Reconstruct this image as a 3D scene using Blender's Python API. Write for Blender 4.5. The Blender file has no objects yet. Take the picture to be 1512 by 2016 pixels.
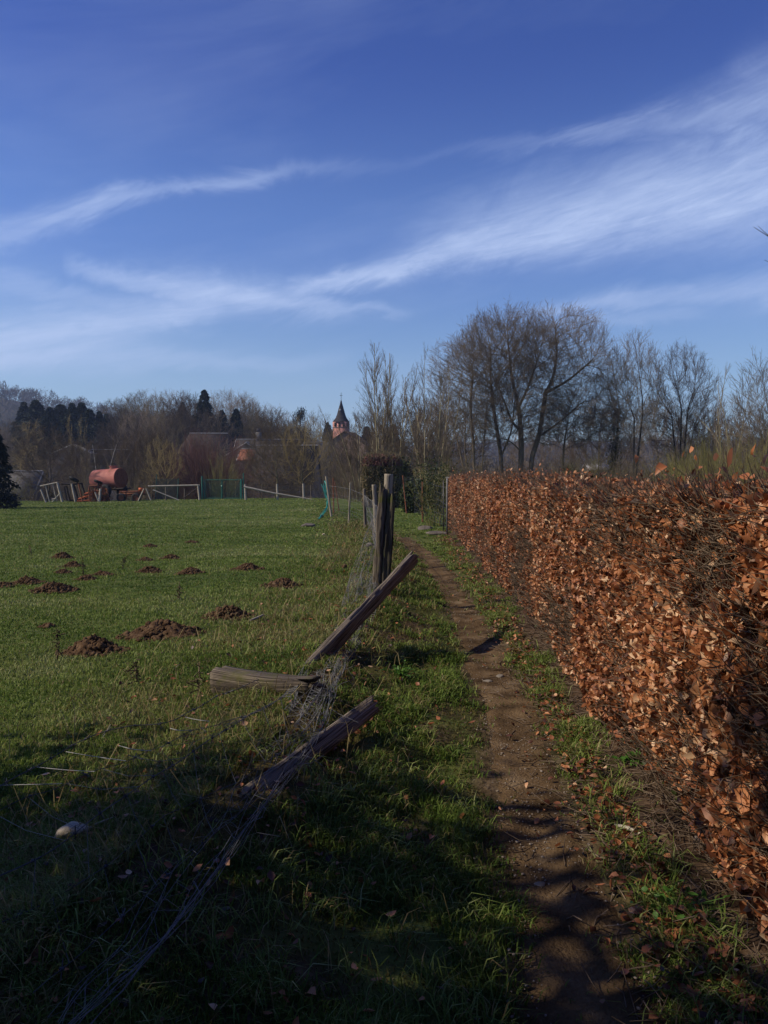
import bpy, math, random
import numpy as np
from mathutils import Vector, Matrix
R_ = math.radians
C = bpy.context.scene.collection
sc = bpy.context.scene

# ------------------------------------------------------------------ camera
CAMZ = 1.65
cam = bpy.data.cameras.new("camera"); camo = bpy.data.objects.new("camera", cam); C.objects.link(camo)
PITCH = R_(-2.12)
camo.location = (0, 0, CAMZ); camo.rotation_euler = (R_(90) + PITCH, 0, 0)
cam.sensor_fit = 'VERTICAL'; cam.sensor_height = 36; cam.lens = 28.0
cam.clip_start = 0.05; cam.clip_end = 12000
sc.camera = camo
FX = 1568.0
_cp, _sp = math.cos(PITCH), math.sin(PITCH)
def ray(px, py):
    a = (px - 756) / FX; b = (1008 - py) / FX
    return np.array([a, _cp - b * _sp, _sp + b * _cp])

# ------------------------------------------------------------------ sun, sky, exposure
SUN_EL, SUN_AZ = 38.0, -97.0         # azimuth clockwise from +Y (view direction): from the left, a touch behind
sd = Vector((math.sin(R_(SUN_AZ)) * math.cos(R_(SUN_EL)), math.cos(R_(SUN_AZ)) * math.cos(R_(SUN_EL)), math.sin(R_(SUN_EL))))
sl = bpy.data.lights.new("sun", 'SUN'); sl.energy = 4.4; sl.angle = R_(0.5); sl.color = (1.0, 0.86, 0.66)
so = bpy.data.objects.new("sun", sl); C.objects.link(so)
so.rotation_euler = sd.to_track_quat('Z', 'Y').to_euler(); so.location = (-30, -5, 30)
sc.view_settings.view_transform = 'Standard'; sc.view_settings.look = 'None'
sc.view_settings.exposure = 0.22; sc.view_settings.gamma = 1.0
try: sc.view_settings.use_curve_mapping = False
except Exception: pass
sc.render.engine = 'CYCLES'
sc.cycles.max_bounces = 6; sc.cycles.diffuse_bounces = 3; sc.cycles.transparent_max_bounces = 6
sc.cycles.volume_bounces = 0; sc.cycles.sample_clamp_indirect = 4.0

W = bpy.data.worlds.new("World"); sc.world = W; W.use_nodes = True
nt = W.node_tree; nt.nodes.clear()
def N(nt, t, **kw):
    n = nt.nodes.new(t)
    for k, v in kw.items():
        if k.startswith('i_'): n.inputs[k[2:].replace('_', ' ')].default_value = v
        else: setattr(n, k, v)
    return n
def M(nt, op, a, b=None, c=None, clamp=False):
    n = nt.nodes.new('ShaderNodeMath'); n.operation = op; n.use_clamp = clamp
    for i, v in enumerate((a, b, c)):
        if v is None: continue
        if isinstance(v, (int, float)): n.inputs[i].default_value = v
        else: nt.links.new(v, n.inputs[i])
    return n.outputs[0]
def build_world():
    L = nt.links.new
    out = N(nt, 'ShaderNodeOutputWorld'); bg = N(nt, 'ShaderNodeBackground'); L(bg.outputs[0], out.inputs[0])
    bg.inputs[1].default_value = 0.10
    sky = N(nt, 'ShaderNodeTexSky'); sky.sky_type = 'NISHITA'; sky.sun_disc = False
    sky.sun_elevation = R_(SUN_EL); sky.sun_rotation = R_(SUN_AZ); sky.altitude = 200
    sky.air_density = 1.0; sky.dust_density = 0.6; sky.ozone_density = 3.0
    tc = N(nt, 'ShaderNodeTexCoord'); sp = N(nt, 'ShaderNodeSeparateXYZ'); L(tc.outputs['Generated'], sp.inputs[0])
    az = M(nt, 'ARCTAN2', sp.outputs[0], sp.outputs[1])
    el = M(nt, 'ARCSINE', sp.outputs[2])
    # wispy streak noise, stretched along the streaks
    def noise(sx, sy, tilt, detail, dist, seed):
        u = M(nt, 'ADD', M(nt, 'MULTIPLY', az, sx), seed)
        v = M(nt, 'MULTIPLY', M(nt, 'SUBTRACT', el, M(nt, 'MULTIPLY', az, tilt)), sy)
        cb = N(nt, 'ShaderNodeCombineXYZ'); L(u, cb.inputs[0]); L(v, cb.inputs[1])
        n = N(nt, 'ShaderNodeTexNoise'); L(cb.outputs[0], n.inputs['Vector'])
        n.inputs['Scale'].default_value = 1.0; n.inputs['Detail'].default_value = detail
        n.inputs['Roughness'].default_value = 0.68; n.inputs['Distortion'].default_value = dist
        return n.outputs['Fac']
    n1 = noise(3.0, 24, 0.16, 9, 0.55, 3.1)
    n2 = noise(7.0, 16, 0.30, 7, 0.9, 11.7)
    n3 = noise(1.4, 6, 0.2, 5, 0.4, 27.0)
    n4 = noise(16, 100, 0.25, 5, 0.6, 5.0)
    t0 = M(nt, 'DIVIDE', M(nt, 'ADD', az, 0.7), 1.4, clamp=True)
    def curve(pts, lo, hi):          # pts: (azimuth, value)
        f = N(nt, 'ShaderNodeFloatCurve'); L(t0, f.inputs['Value'])
        cu = f.mapping.curves[0]; f.mapping.use_clip = False
        P = sorted(((a + 0.7) / 1.4, (v - lo) / (hi - lo)) for a, v in pts)
        P = [(min(max(a, 0), 1), min(max(v, 0), 1)) for a, v in P]
        while len(cu.points) < len(P): cu.points.new(0.5, 0.5)
        for p, (a, v) in zip(cu.points, P): p.location = (a, v); p.handle_type = 'AUTO'
        f.mapping.update()
        return M(nt, 'ADD', M(nt, 'MULTIPLY', f.outputs[0], hi - lo), lo)
    streaks = [
      # (px, py, sigma px, intensity)
      [(330,600,6,0),(470,592,9,.2),(560,577,14,.45),(650,552,15,.75),(750,530,17,.8),(850,505,21,.85),(950,486,27,.9),(1100,455,33,.85),(1250,425,42,.8),(1400,400,50,.75),(1512,380,60,.7),(1700,345,70,.3)],
      [(700,520,20,0),(850,455,30,.2),(1000,410,34,.3),(1200,360,44,.36),(1400,320,50,.42),(1512,290,55,.45),(1700,250,60,.2)],
      [(120,520,10,0),(200,533,12,.45),(300,556,20,.6),(400,578,26,.75),(500,588,24,.7),(620,600,16,.6),(740,608,8,.35),(820,612,6,0)],
      [(-200,690,20,.4),(0,662,30,.65),(150,640,32,.75),(300,620,27,.75),(450,602,20,.5),(560,600,12,0)],
      [(-200,520,30,.4),(0,472,18,.45),(100,442,16,.48),(180,412,14,.55),(230,387,13,.52),(330,370,11,.42),(450,357,11,.45),(600,340,9,.18),(800,318,8,.06),(1000,291,9,.14),(1200,262,12,.36),(1350,232,20,.45),(1512,185,40,.5),(1700,130,50,.3)],
      [(1000,622,6,0),(1080,607,10,.3),(1200,592,15,.5),(1300,580,17,.5),(1420,572,20,.5),(1512,562,24,.5),(1700,540,20,.2)],
      [(1080,640,6,0),(1150,632,9,.3),(1280,618,12,.4),(1400,610,10,.15),(1512,600,8,0)],
      [(-200,690,18,.35),(0,706,20,.5),(150,702,20,.5),(350,708,18,.45),(550,716,15,.35),(700,700,12,0)],
      [(-200,560,18,.1),(0,560,20,.3),(100,575,16,.35),(220,590,14,.3),(330,600,10,0)],
    ]
    dens = None
    for k, s in enumerate(streaks):
        c_, w_, i_ = [], [], []
        for px, py, sg, it in s:
            d = ray(px, py); d = d / np.linalg.norm(d)
            a = math.atan2(d[0], d[1]); e = math.asin(d[2])
            c_.append((a, e)); w_.append((a, sg / FX)); i_.append((a, it))
        c_n = curve(c_, -0.2, 1.0); w_n = curve(w_, 0, 0.1); i_n = curve(i_, -0.5, 1.2)
        off = M(nt, 'MULTIPLY', M(nt, 'SUBTRACT', n2, 0.5), 0.055 if k != 1 else 0.09)
        d = M(nt, 'DIVIDE', M(nt, 'SUBTRACT', M(nt, 'ADD', el, off), c_n), M(nt, 'MAXIMUM', w_n, 0.003))
        # a little sharper below than above, like blown ice
        g = M(nt, 'EXPONENT', M(nt, 'MULTIPLY', M(nt, 'MULTIPLY', d, d), -0.55))
        g = M(nt, 'MULTIPLY', g, M(nt, 'MAXIMUM', i_n, 0))
        dens = g if dens is None else M(nt, 'MAXIMUM', dens, g) if k not in (1, 7) else M(nt, 'ADD', dens, M(nt, 'MULTIPLY', g, .8))
    m = M(nt, 'MULTIPLY_ADD', n1, 2.3, -0.42)
    m = M(nt, 'ADD', m, M(nt, 'MULTIPLY', M(nt, 'SUBTRACT', n4, .5), 1.3))
    m = M(nt, 'ADD', M(nt, 'MULTIPLY', M(nt, 'MAXIMUM', m, 0), 0.62), 0.34)
    dens = M(nt, 'MULTIPLY', dens, m)
    # thin general veil
    veil = M(nt, 'MULTIPLY', M(nt, 'MAXIMUM', M(nt, 'SUBTRACT', n3, 0.44), 0), 0.6)
    veil = M(nt, 'MULTIPLY', veil, M(nt, 'ADD', n1, 0.2))
    dens = M(nt, 'ADD', dens, veil)
    low = M(nt, 'EXPONENT', M(nt, 'MULTIPLY', M(nt, 'MAXIMUM', el, 0), -7.0))
    dens = M(nt, 'ADD', dens, M(nt, 'MULTIPLY', low, 0.26))
    dens = M(nt, 'MULTIPLY', dens, 0.92, clamp=True)
    hs = N(nt, 'ShaderNodeMix', data_type='RGBA', blend_type='MULTIPLY'); hs.inputs[0].default_value = 1
    tg = N(nt, 'ShaderNodeValToRGB'); L(M(nt, 'DIVIDE', el, 0.6, clamp=True), tg.inputs[0]); tg.color_ramp.interpolation = 'EASE'
    er = tg.color_ramp.elements; er.new(.5); er.new(.83)
    for q, (ps_, c_) in zip(er, SKYTINT): q.position = ps_; q.color = (*c_, 1)
    L(tg.outputs[0], hs.inputs['B'])
    L(sky.outputs[0], hs.inputs['A'])
    mx = N(nt, 'ShaderNodeMix', data_type='RGBA'); L(dens, mx.inputs[0]); L(hs.outputs['Result'], mx.inputs['A'])
    mx.inputs['B'].default_value = (4.9, 6.0, 8.6, 1)
    L(mx.outputs['Result'], bg.inputs[0])
SKYTINT = [(.15, (.83, .95, 1.07)), (.5, (.54, .72, 1.15)), (.83, (.28, .43, .97)), (1.0, (.25, .39, .95))]
build_world()

# ------------------------------------------------------------------ noise and terrain
def _h(ix, iy, s):
    v = np.sin(ix * 127.1 + iy * 311.7 + s * 74.7) * 43758.5453
    return v - np.floor(v)
def vn(x, y, s=0.0):
    x = np.asarray(x, float); y = np.asarray(y, float)
    ix, iy = np.floor(x), np.floor(y); fx, fy = x - ix, y - iy
    fx = fx * fx * (3 - 2 * fx); fy = fy * fy * (3 - 2 * fy)
    a = _h(ix, iy, s) * (1 - fx) + _h(ix + 1, iy, s) * fx
    b = _h(ix, iy + 1, s) * (1 - fx) + _h(ix + 1, iy + 1, s) * fx
    return (a * (1 - fy) + b * fy) * 2 - 1
def fbm(x, y, s=0.0, o=4):
    t = 0; a = 0.5; f = 1.0
    for k in range(o):
        t = t + a * vn(x * f + k * 17.3, y * f - k * 9.1, s + k); a *= 0.5; f *= 2.03
    return t
def sm(t): t = np.clip(t, 0, 1); return t * t * (3 - 2 * t)
PATHC = np.array([(-8,.50,.42),(0,.52,.42),(2.43,.66,.40),(3.04,.70,.38),(3.7,.73,.40),(4.7,.82,.40),(6.47,.945,.41),(8.6,1.0,.42),(11.25,1.06,.42),(15.2,1.05,.45),(19.2,.95,.48),(23,.62,.45),(27,.25,.36),(31,-.05,.2)])
def pathx(y): return np.interp(y, PATHC[:, 0], PATHC[:, 1])
def pathw(y): return np.interp(y, PATHC[:, 0], PATHC[:, 2])
FEN = np.array([(-6,-1.75),(0,-1.45),(2.4,-1.2),(4.3,-.75),(7.3,-.62),(9,-.35),(12.3,-.08),(21.5,-.22),(28.7,-.7),(38,-2.6),(60,-4.5)])
def fencex(y): return np.interp(y, FEN[:, 0], FEN[:, 1])
HED = np.array([(-6,1.30),(2,1.29),(3.5,1.32),(4.7,1.38),(6.6,1.52),(11,1.74),(27,2.22)])
def hedgex(y): return np.interp(y, HED[:, 0], HED[:, 1])
def terr(x, y):
    x = np.asarray(x, float); y = np.asarray(y, float)
    r = np.hypot(x, y)
    z = -7.0 * sm((y - 70) / 55)
    z = z + 0.25 * sm((y - 28) / 35) * sm((x + 30) / 22) * (1 - sm((y - 70) / 20))
    near = 1 - sm((r - 60) / 60)
    z = z + near * (0.10 * fbm(x / 9, y / 9, 3) * sm((r - 3) / 8) + 0.035 * fbm(x / 0.9, y / 0.9, 5, 3) + 0.012 * vn(x / .17, y / .17, 9))
    f = fencex(y); p = pathx(y)
    n2 = 1 - sm((y - 25) / 15)
    z = z + n2 * 0.12 * np.exp(-((x - f - .1) / .55) ** 2)
    z = z - n2 * 0.05 * np.exp(-((x - p) / .33) ** 2)
    z = z + n2 * .13 * (1 - sm((x - f - .15) / np.maximum(p - .3 - f, .3)))
    z = z + n2 * 0.05 * np.exp(-((x - hedgex(y) - .3) / .5) ** 2)
    z = z + n2 * .045 * 1.5 * fbm(x / .36, y / .36, 15, 2) * np.exp(-((x - (f + p) * .5) / .55) ** 2)
    # hills
    a = np.arctan2(x, np.maximum(y, 1e-3))
    z = z + 12.0 * sm((r - 148) / 48) * sm((-.10 - a) / .05) * (1 - .9 * sm((r - 260) / 120))
    az = np.array([-1.6,-1.0,-.45,-.33,-.23,-.12,0.0,.1,.25,.45,.8,1.6])
    hv = np.array([.05,.08,.092,.072,.052,.036,.032,.036,.036,.034,.04,.03])
    e = np.interp(a, az, hv)
    ramp = sm((r - 330) / 620) * (y > 0)
    z = z + ramp * (e * 950 + 7 + 6 * fbm(x / 120, y / 120, 21, 3))
    return z
def gp(px, py, h=0.0):
    d = ray(px, py); z = 0.0
    for _ in range(12):
        t = (z + h - CAMZ) / d[2]; p = d * t; z = float(terr(p[0], p[1]))
    return np.array([p[0], p[1], z + h])
def pd(px, py, D, clamp=0.02):
    d = ray(px, py); p = d * (D / d[1]) + np.array([0, 0, CAMZ])
    if clamp is not None and d[2] < 0 and p[2] < terr(p[0], p[1]) + clamp:
        p = gp(px, py, clamp)
    return p

# ------------------------------------------------------------------ mesh helpers
def mesh(name, V, Fs, m=None, parent=None, smooth=False, attrs=None, link=True):
    V = np.asarray(V, np.float32)
    me = bpy.data.meshes.new(name)
    Fs = [np.asarray(f, np.int32) for f in Fs if len(f)]
    loops = np.concatenate([f.ravel() for f in Fs]); tot = np.concatenate([np.full(len(f), f.shape[1], np.int32) for f in Fs])
    st = np.concatenate([[0], np.cumsum(tot)[:-1]]).astype(np.int32)
    me.vertices.add(len(V)); me.vertices.foreach_set('co', V.ravel())
    me.loops.add(len(loops)); me.loops.foreach_set('vertex_index', loops)
    me.polygons.add(len(tot)); me.polygons.foreach_set('loop_start', st)
    me.polygons.foreach_set('loop_total', tot)
    me.update(calc_edges=True)
    if smooth: me.polygons.foreach_set('use_smooth', np.ones(len(tot), bool))
    for k, v in (attrs or {}).items():
        a = me.attributes.new(k, 'FLOAT', 'POINT'); a.data.foreach_set('value', np.asarray(v, np.float32))
    if m: me.materials.append(m)
    o = bpy.data.objects.new(name, me)
    if link: C.objects.link(o)
    if parent: o.parent = parent
    return o
def tag(o, label=None, cat=None, group=None, kind=None):
    if label: o['label'] = label
    if cat: o['category'] = cat
    if group: o['group'] = group
    if kind: o['kind'] = kind
    return o
def empty(name, loc, label, cat, group=None, rz=0.0):
    o = bpy.data.objects.new(name, None); C.objects.link(o); o.location = [float(v) for v in loc]; o.rotation_euler[2] = rz
    o.empty_display_size = 0.2
    return tag(o, label, cat, group)
def nrm(v): return v / np.maximum(np.linalg.norm(v, axis=-1, keepdims=True), 1e-9)
def tubes(P, Rr, sides=3):
    """P (M,K,3), R (M,K) -> V,F(quads)"""
    P = np.asarray(P, float); Rr = np.asarray(Rr, float); Mn, K, _ = P.shape
    T = np.empty_like(P); T[:, 1:-1] = P[:, 2:] - P[:, :-2]; T[:, 0] = P[:, 1] - P[:, 0]; T[:, -1] = P[:, -1] - P[:, -2]
    T = nrm(T); D = nrm(P[:, -1] - P[:, 0])
    ref = np.where(np.abs(D[:, 2:3]) > 0.8, np.array([[1.0, 0.13, 0]]), np.array([[0.05, 0, 1.0]]))[:, None, :]
    U = nrm(np.cross(T, np.broadcast_to(ref, T.shape))); Vv = np.cross(T, U)
    a = np.arange(sides) * 2 * math.pi / sides
    ring = P[:, :, None, :] + Rr[:, :, None, None] * (np.cos(a)[None, None, :, None] * U[:, :, None, :] + np.sin(a)[None, None, :, None] * Vv[:, :, None, :])
    V = ring.reshape(-1, 3)
    idx = np.arange(Mn * K * sides).reshape(Mn, K, sides)
    A = idx[:, :-1, :]; B = idx[:, 1:, :]
    F = np.stack([A, np.roll(A, -1, 2), np.roll(B, -1, 2), B], -1).reshape(-1, 4)
    return V, F
class MB:
    """collects geometry for ONE mesh"""
    def __init__(s): s.V = []; s.F = {}; s.n = 0
    def add(s, V, F):
        V = np.asarray(V, float); F = np.asarray(F)
        if len(F) == 0: return s
        s.V.append(V); s.F.setdefault(F.shape[1], []).append(F + s.n); s.n += len(V); return s
    def tube(s, pts, r, sides=6):
        P = np.array([pts], float); K = P.shape[1]
        Rr = np.array([r if np.ndim(r) else [r] * K], float)
        V, F = tubes(P, Rr, sides); s.add(V, F)
        s.add(V[:sides], [list(range(sides))[::-1]]) if sides > 4 else s.add(V[:sides], [list(range(sides))])
        s.add(V[-sides:], [list(range(sides))])
        return s
    def box(s, c, size, R=None):
        sx, sy, sz = [v / 2 for v in size]
        V = np.array([[x, y, z] for x in (-sx, sx) for y in (-sy, sy) for z in (-sz, sz)])
        if R is not None: V = V @ np.array(R).T
        V = V + np.array(c)
        return s.add(V, [[0,1,3,2],[4,6,7,5],[0,4,5,1],[2,3,7,6],[0,2,6,4],[1,5,7,3]])
    def build(s, name, m, parent=None, smooth=False, link=True):
        return mesh(name, np.concatenate(s.V), [np.concatenate(f) for f in s.F.values()], m, parent, smooth, link=link)
def rot(ax, ang):
    return np.array(Matrix.Rotation(ang, 3, Vector(ax)))

# ------------------------------------------------------------------ materials
def mat(name, cols, scale=3.0, rough=0.85, detail=5, attr=None, mapping=(1,1,1), bump=0.0, bscale=None, spec=0.2, trans=0.0, obj_rand=0.0, coord='Object', pos=None, dist=0.0):
    m = bpy.data.materials.new(name); m.use_nodes = True; t = m.node_tree; t.nodes.clear(); L = t.links.new
    out = N(t, 'ShaderNodeOutputMaterial'); b = N(t, 'ShaderNodeBsdfPrincipled')
    b.inputs['Roughness'].default_value = rough; b.inputs['Specular IOR Level'].default_value = spec
    tc = N(t, 'ShaderNodeTexCoord'); mp = N(t, 'ShaderNodeMapping'); mp.inputs['Scale'].default_value = mapping
    L(tc.outputs[coord], mp.inputs[0])
    no = N(t, 'ShaderNodeTexNoise'); L(mp.outputs[0], no.inputs['Vector']); no.inputs['Scale'].default_value = scale
    no.inputs['Detail'].default_value = detail; no.inputs['Distortion'].default_value = dist
    fac = no.outputs['Fac']
    if attr:
        at = N(t, 'ShaderNodeAttribute'); at.attribute_name = attr
        fac = at.outputs['Fac']
    if obj_rand:
        oi = N(t, 'ShaderNodeObjectInfo')
        fac = M(t, 'ADD', fac, M(t, 'MULTIPLY', M(t, 'SUBTRACT', oi.outputs['Random'], .5), obj_rand))
    cr = N(t, 'ShaderNodeValToRGB'); L(fac, cr.inputs[0])
    e = cr.color_ramp.elements; n = len(cols)
    ps = pos or ([0.3 + 0.4 * i / (n - 1) for i in range(n)] if not attr else [i / (n - 1) for i in range(n)])
    while len(e) < n: e.new(0.5)
    for i, c in enumerate(cols): e[i].position = ps[i]; e[i].color = (*c, 1)
    L(cr.outputs[0], b.inputs['Base Color'])
    if bump:
        n2 = N(t, 'ShaderNodeTexNoise'); L(mp.outputs[0], n2.inputs['Vector']); n2.inputs['Scale'].default_value = bscale or scale * 3
        n2.inputs['Detail'].default_value = 6
        bp = N(t, 'ShaderNodeBump'); bp.inputs['Strength'].default_value = bump; bp.inputs['Distance'].default_value = 0.02
        L(n2.outputs['Fac'], bp.inputs['Height']); L(bp.outputs[0], b.inputs['Normal'])
    if trans:
        tr = N(t, 'ShaderNodeBsdfTranslucent'); L(cr.outputs[0], tr.inputs[0])
        ms = N(t, 'ShaderNodeMixShader'); ms.inputs[0].default_value = trans
        L(b.outputs[0], ms.inputs[1]); L(tr.outputs[0], ms.inputs[2]); L(ms.outputs[0], out.inputs[0])
    else: L(b.outputs[0], out.inputs[0])
    m['cr'] = 1
    return m
MT = {}
MT['bark_dark'] = mat('bark_dark', [(.035,.028,.022),(.09,.075,.058)], 2.0, .9, mapping=(4,4,1), obj_rand=.15)
MT['bark_mid'] = mat('bark_mid', [(.08,.064,.043),(.17,.135,.09)], 2.0, .9, mapping=(4,4,1), obj_rand=.3)
MT['bark_moss'] = mat('bark_moss', [(.07,.065,.035),(.15,.14,.075)], 2.0, .9, mapping=(4,4,1), obj_rand=.2)
MT['bark_pale'] = mat('bark_pale', [(.20,.17,.095),(.36,.31,.18)], 1.5, .85, mapping=(4,4,1))
MT['bark_birch'] = mat('bark_birch', [(.25,.22,.19),(.5,.47,.42)], 2, .8)
MT['twig_brown'] = mat('twig_brown', [(.07,.054,.038),(.115,.085,.058),(.15,.125,.075)], .35, .95, obj_rand=.7, spec=.05)
MT['twig_grey'] = mat('twig_grey', [(.16,.125,.09),(.26,.205,.145)], 1.5, .9, obj_rand=.3)
MT['twig_dark'] = mat('twig_dark', [(.085,.064,.05),(.13,.10,.075)], 1.5, .9)
MT['twig_red'] = mat('twig_red', [(.115,.058,.048),(.18,.095,.075)], 1.5, .9)
MT['twig_pale'] = mat('twig_pale', [(.11,.085,.06),(.20,.155,.105)], 1.5, .9)
MT['twig_olive'] = mat('twig_olive', [(.12,.11,.035),(.26,.225,.075)], 1.5, .85)
MT['twig_ochre'] = mat('twig_ochre', [(.2,.15,.06),(.3,.23,.1)], 1.5, .85)
MT['needle'] = mat('needle', [(.006,.013,.011),(.018,.032,.022)], .8, .7, obj_rand=.3)
MT['evergreen'] = mat('evergreen', [(.012,.022,.009),(.045,.06,.02)], 2.5, .5, trans=.15)
MT['ivy'] = mat('ivy', [(.02,.035,.01),(.07,.085,.025)], 3, .5, trans=.2)
MT['farwood'] = mat('farwood', [(.055,.045,.035),(.095,.075,.052),(.085,.08,.045)], .04, .95, coord='Object')
MT['soil'] = mat('soil', [(.035,.02,.011),(.085,.052,.029),(.135,.088,.052)], 14, .98, spec=.05, detail=8, bump=.9, bscale=40)
MT['wire'] = mat('wire', [(.10,.105,.11),(.24,.24,.235)], 9, .8, spec=.1)
MT['wire_dark'] = mat('wire_dark', [(.02,.022,.028),(.07,.07,.08)], 9, .5, spec=.5)
MT['wire_lit'] = mat('wire_lit', [(.26,.26,.25),(.36,.36,.34)], 9, .4)
MT['rust'] = mat('rust', [(.07,.025,.015),(.2,.07,.035),(.12,.06,.04)], 5, .8, bump=.2)
MT['tankred'] = mat('tankred', [(.33,.105,.08),(.39,.145,.115),(.29,.09,.07),(.12,.075,.04)], 1.3, .75, detail=7, pos=[.25,.45,.6,.72], spec=.3)
MT['orange'] = mat('orange', [(.5,.12,.04),(.38,.1,.05)], 4, .7)
MT['rubber'] = mat('rubber', [(.012,.012,.013),(.03,.03,.03)], 6, .8)
MT['dark_metal'] = mat('dark_metal', [(.02,.02,.022),(.05,.035,.03)], 6, .7)
MT['greenpaint'] = mat('greenpaint', [(.012,.10,.075),(.02,.14,.10)], 4, .5, spec=.4)
MT['greynet'] = mat('greynet', [(.03,.07,.06),(.05,.1,.085)], 4, .7)
MT['teal'] = mat('teal', [(.01,.22,.20),(.03,.32,.28)], 9, .6)
MT['whitewood'] = mat('whitewood', [(.27,.24,.19),(.42,.38,.31)], 4, .8, mapping=(1,1,3))
MT['stone'] = mat('stone', [(.13,.115,.095),(.24,.215,.18)], 6, .9, bump=.5)
MT['stone_pale'] = mat('stone_pale', [(.30,.255,.19),(.48,.42,.33)], 9, .9, bump=.4)
MT['stone_dark'] = mat('stone_dark', [(.07,.06,.05),(.16,.14,.12)], 6, .9, bump=.5)
MT['slate'] = mat('slate', [(.03,.028,.03),(.055,.05,.05)], 1.5, .95, spec=.05, bump=.3, bscale=8)
MT['roof_brown'] = mat('roof_brown', [(.035,.028,.025),(.06,.046,.04)], 1.5, .95, spec=.05, bump=.3, bscale=8)
MT['roof_grey'] = mat('roof_grey', [(.09,.09,.09),(.14,.135,.13)], 1.5, .9)
MT['roof_orange'] = mat('roof_orange', [(.32,.10,.04),(.16,.07,.045),(.36,.14,.06)], 2.2, .85, detail=8)
MT['render_white'] = mat('render_white', [(.13,.11,.09),(.22,.19,.16)], 1, .85)
MT['verge'] = mat('verge', [(.24,.235,.23),(.34,.33,.325)], 1, .7)
MT['pane'] = mat('pane', [(.02,.025,.03),(.04,.045,.05)], 1, .15, spec=.6)
def brickmat(name, c1, c2, mort, s=1.0):
    m = bpy.data.materials.new(name); m.use_nodes = True; t = m.node_tree; b = t.nodes['Principled BSDF']; L = t.links.new
    b.inputs['Roughness'].default_value = .9
    tc = N(t, 'ShaderNodeTexCoord'); sp = N(t, 'ShaderNodeSeparateXYZ'); L(tc.outputs['Object'], sp.inputs[0])
    cb = N(t, 'ShaderNodeCombineXYZ'); L(M(t, 'ADD', sp.outputs[0], sp.outputs[1]), cb.inputs[0]); L(sp.outputs[2], cb.inputs[1])
    br = N(t, 'ShaderNodeTexBrick'); L(cb.outputs[0], br.inputs[0]); br.inputs['Scale'].default_value = s
    br.inputs['Color1'].default_value = (*c1, 1); br.inputs['Color2'].default_value = (*c2, 1); br.inputs['Mortar'].default_value = (*mort, 1)
    no = N(t, 'ShaderNodeTexNoise'); no.inputs['Scale'].default_value = .8; L(tc.outputs['Object'], no.inputs['Vector'])
    mx = N(t, 'ShaderNodeMix', data_type='RGBA', blend_type='MULTIPLY'); mx.inputs[0].default_value = .7
    L(br.outputs[0], mx.inputs['A']); L(no.outputs['Fac'], mx.inputs['B'])
    ad = N(t, 'ShaderNodeMix', data_type='RGBA', blend_type='MULTIPLY'); ad.inputs[0].default_value = 1; L(mx.outputs['Result'], ad.inputs['A']); ad.inputs['B'].default_value = (1.6,1.6,1.6,1)
    L(ad.outputs['Result'], b.inputs['Base Color'])
    return m
MT['brick_pink'] = brickmat('brick_pink', (.46,.20,.16), (.36,.14,.11), (.42,.28,.23), 3)
MT['stone_wall'] = brickmat('stone_wall', (.26,.18,.12), (.17,.10,.07), (.22,.17,.13), 1.6)
def woodmat(name, cA, cB, moss=None, mossamt=.5):
    m = bpy.data.materials.new(name); m.use_nodes = True; t = m.node_tree; b = t.nodes['Principled BSDF']; L = t.links.new
    b.inputs['Roughness'].default_value = .85; b.inputs['Specular IOR Level'].default_value = .2
    a1 = N(t, 'ShaderNodeAttribute'); a1.attribute_name = 'along'; a2 = N(t, 'ShaderNodeAttribute'); a2.attribute_name = 'around'
    cb = N(t, 'ShaderNodeCombineXYZ'); L(M(t, 'MULTIPLY', a1.outputs['Fac'], 2.2), cb.inputs[0]); L(M(t, 'MULTIPLY', a2.outputs['Fac'], 60), cb.inputs[1])
    n1 = N(t, 'ShaderNodeTexNoise'); L(cb.outputs[0], n1.inputs['Vector']); n1.inputs['Scale'].default_value = 1; n1.inputs['Detail'].default_value = 7; n1.inputs['Distortion'].default_value = .6
    cr = N(t, 'ShaderNodeValToRGB'); L(n1.outputs['Fac'], cr.inputs[0]); e = cr.color_ramp.elements
    e[0].position = .36; e[0].color = (cA[0] * .25, cA[1] * .25, cA[2] * .25, 1); e[1].position = .66; e[1].color = (*cB, 1)
    k = e.new(.46); k.color = (*cA, 1)
    col = cr.outputs[0]
    tc = N(t, 'ShaderNodeTexCoord')
    n3 = N(t, 'ShaderNodeTexNoise'); L(tc.outputs['Object'], n3.inputs['Vector']); n3.inputs['Scale'].default_value = 7; n3.inputs['Detail'].default_value = 6
    if moss:
        f = M(t, 'MULTIPLY', M(t, 'SUBTRACT', n3.outputs['Fac'], 1 - mossamt), 6, clamp=True)
        mx = N(t, 'ShaderNodeMix', data_type='RGBA'); L(f, mx.inputs[0]); L(col, mx.inputs['A']); mx.inputs['B'].default_value = (*moss, 1)
        col = mx.outputs['Result']
    L(col, b.inputs['Base Color'])
    bp = N(t, 'ShaderNodeBump'); bp.inputs['Strength'].default_value = .9; bp.inputs['Distance'].default_value = .012
    L(n1.outputs['Fac'], bp.inputs['Height']); L(bp.outputs[0], b.inputs['Normal'])
    return m
MT['wood_grey'] = woodmat('wood_grey', (.13,.105,.078), (.33,.28,.215))
MT['wood_pale'] = woodmat('wood_pale', (.24,.205,.15), (.46,.41,.32))
MT['wood_moss'] = woodmat('wood_moss', (.06,.05,.033), (.17,.145,.095), (.10,.11,.025), .46)
MT['wood_old'] = woodmat('wood_old', (.075,.06,.045), (.24,.20,.155), (.085,.085,.025), .47)

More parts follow.
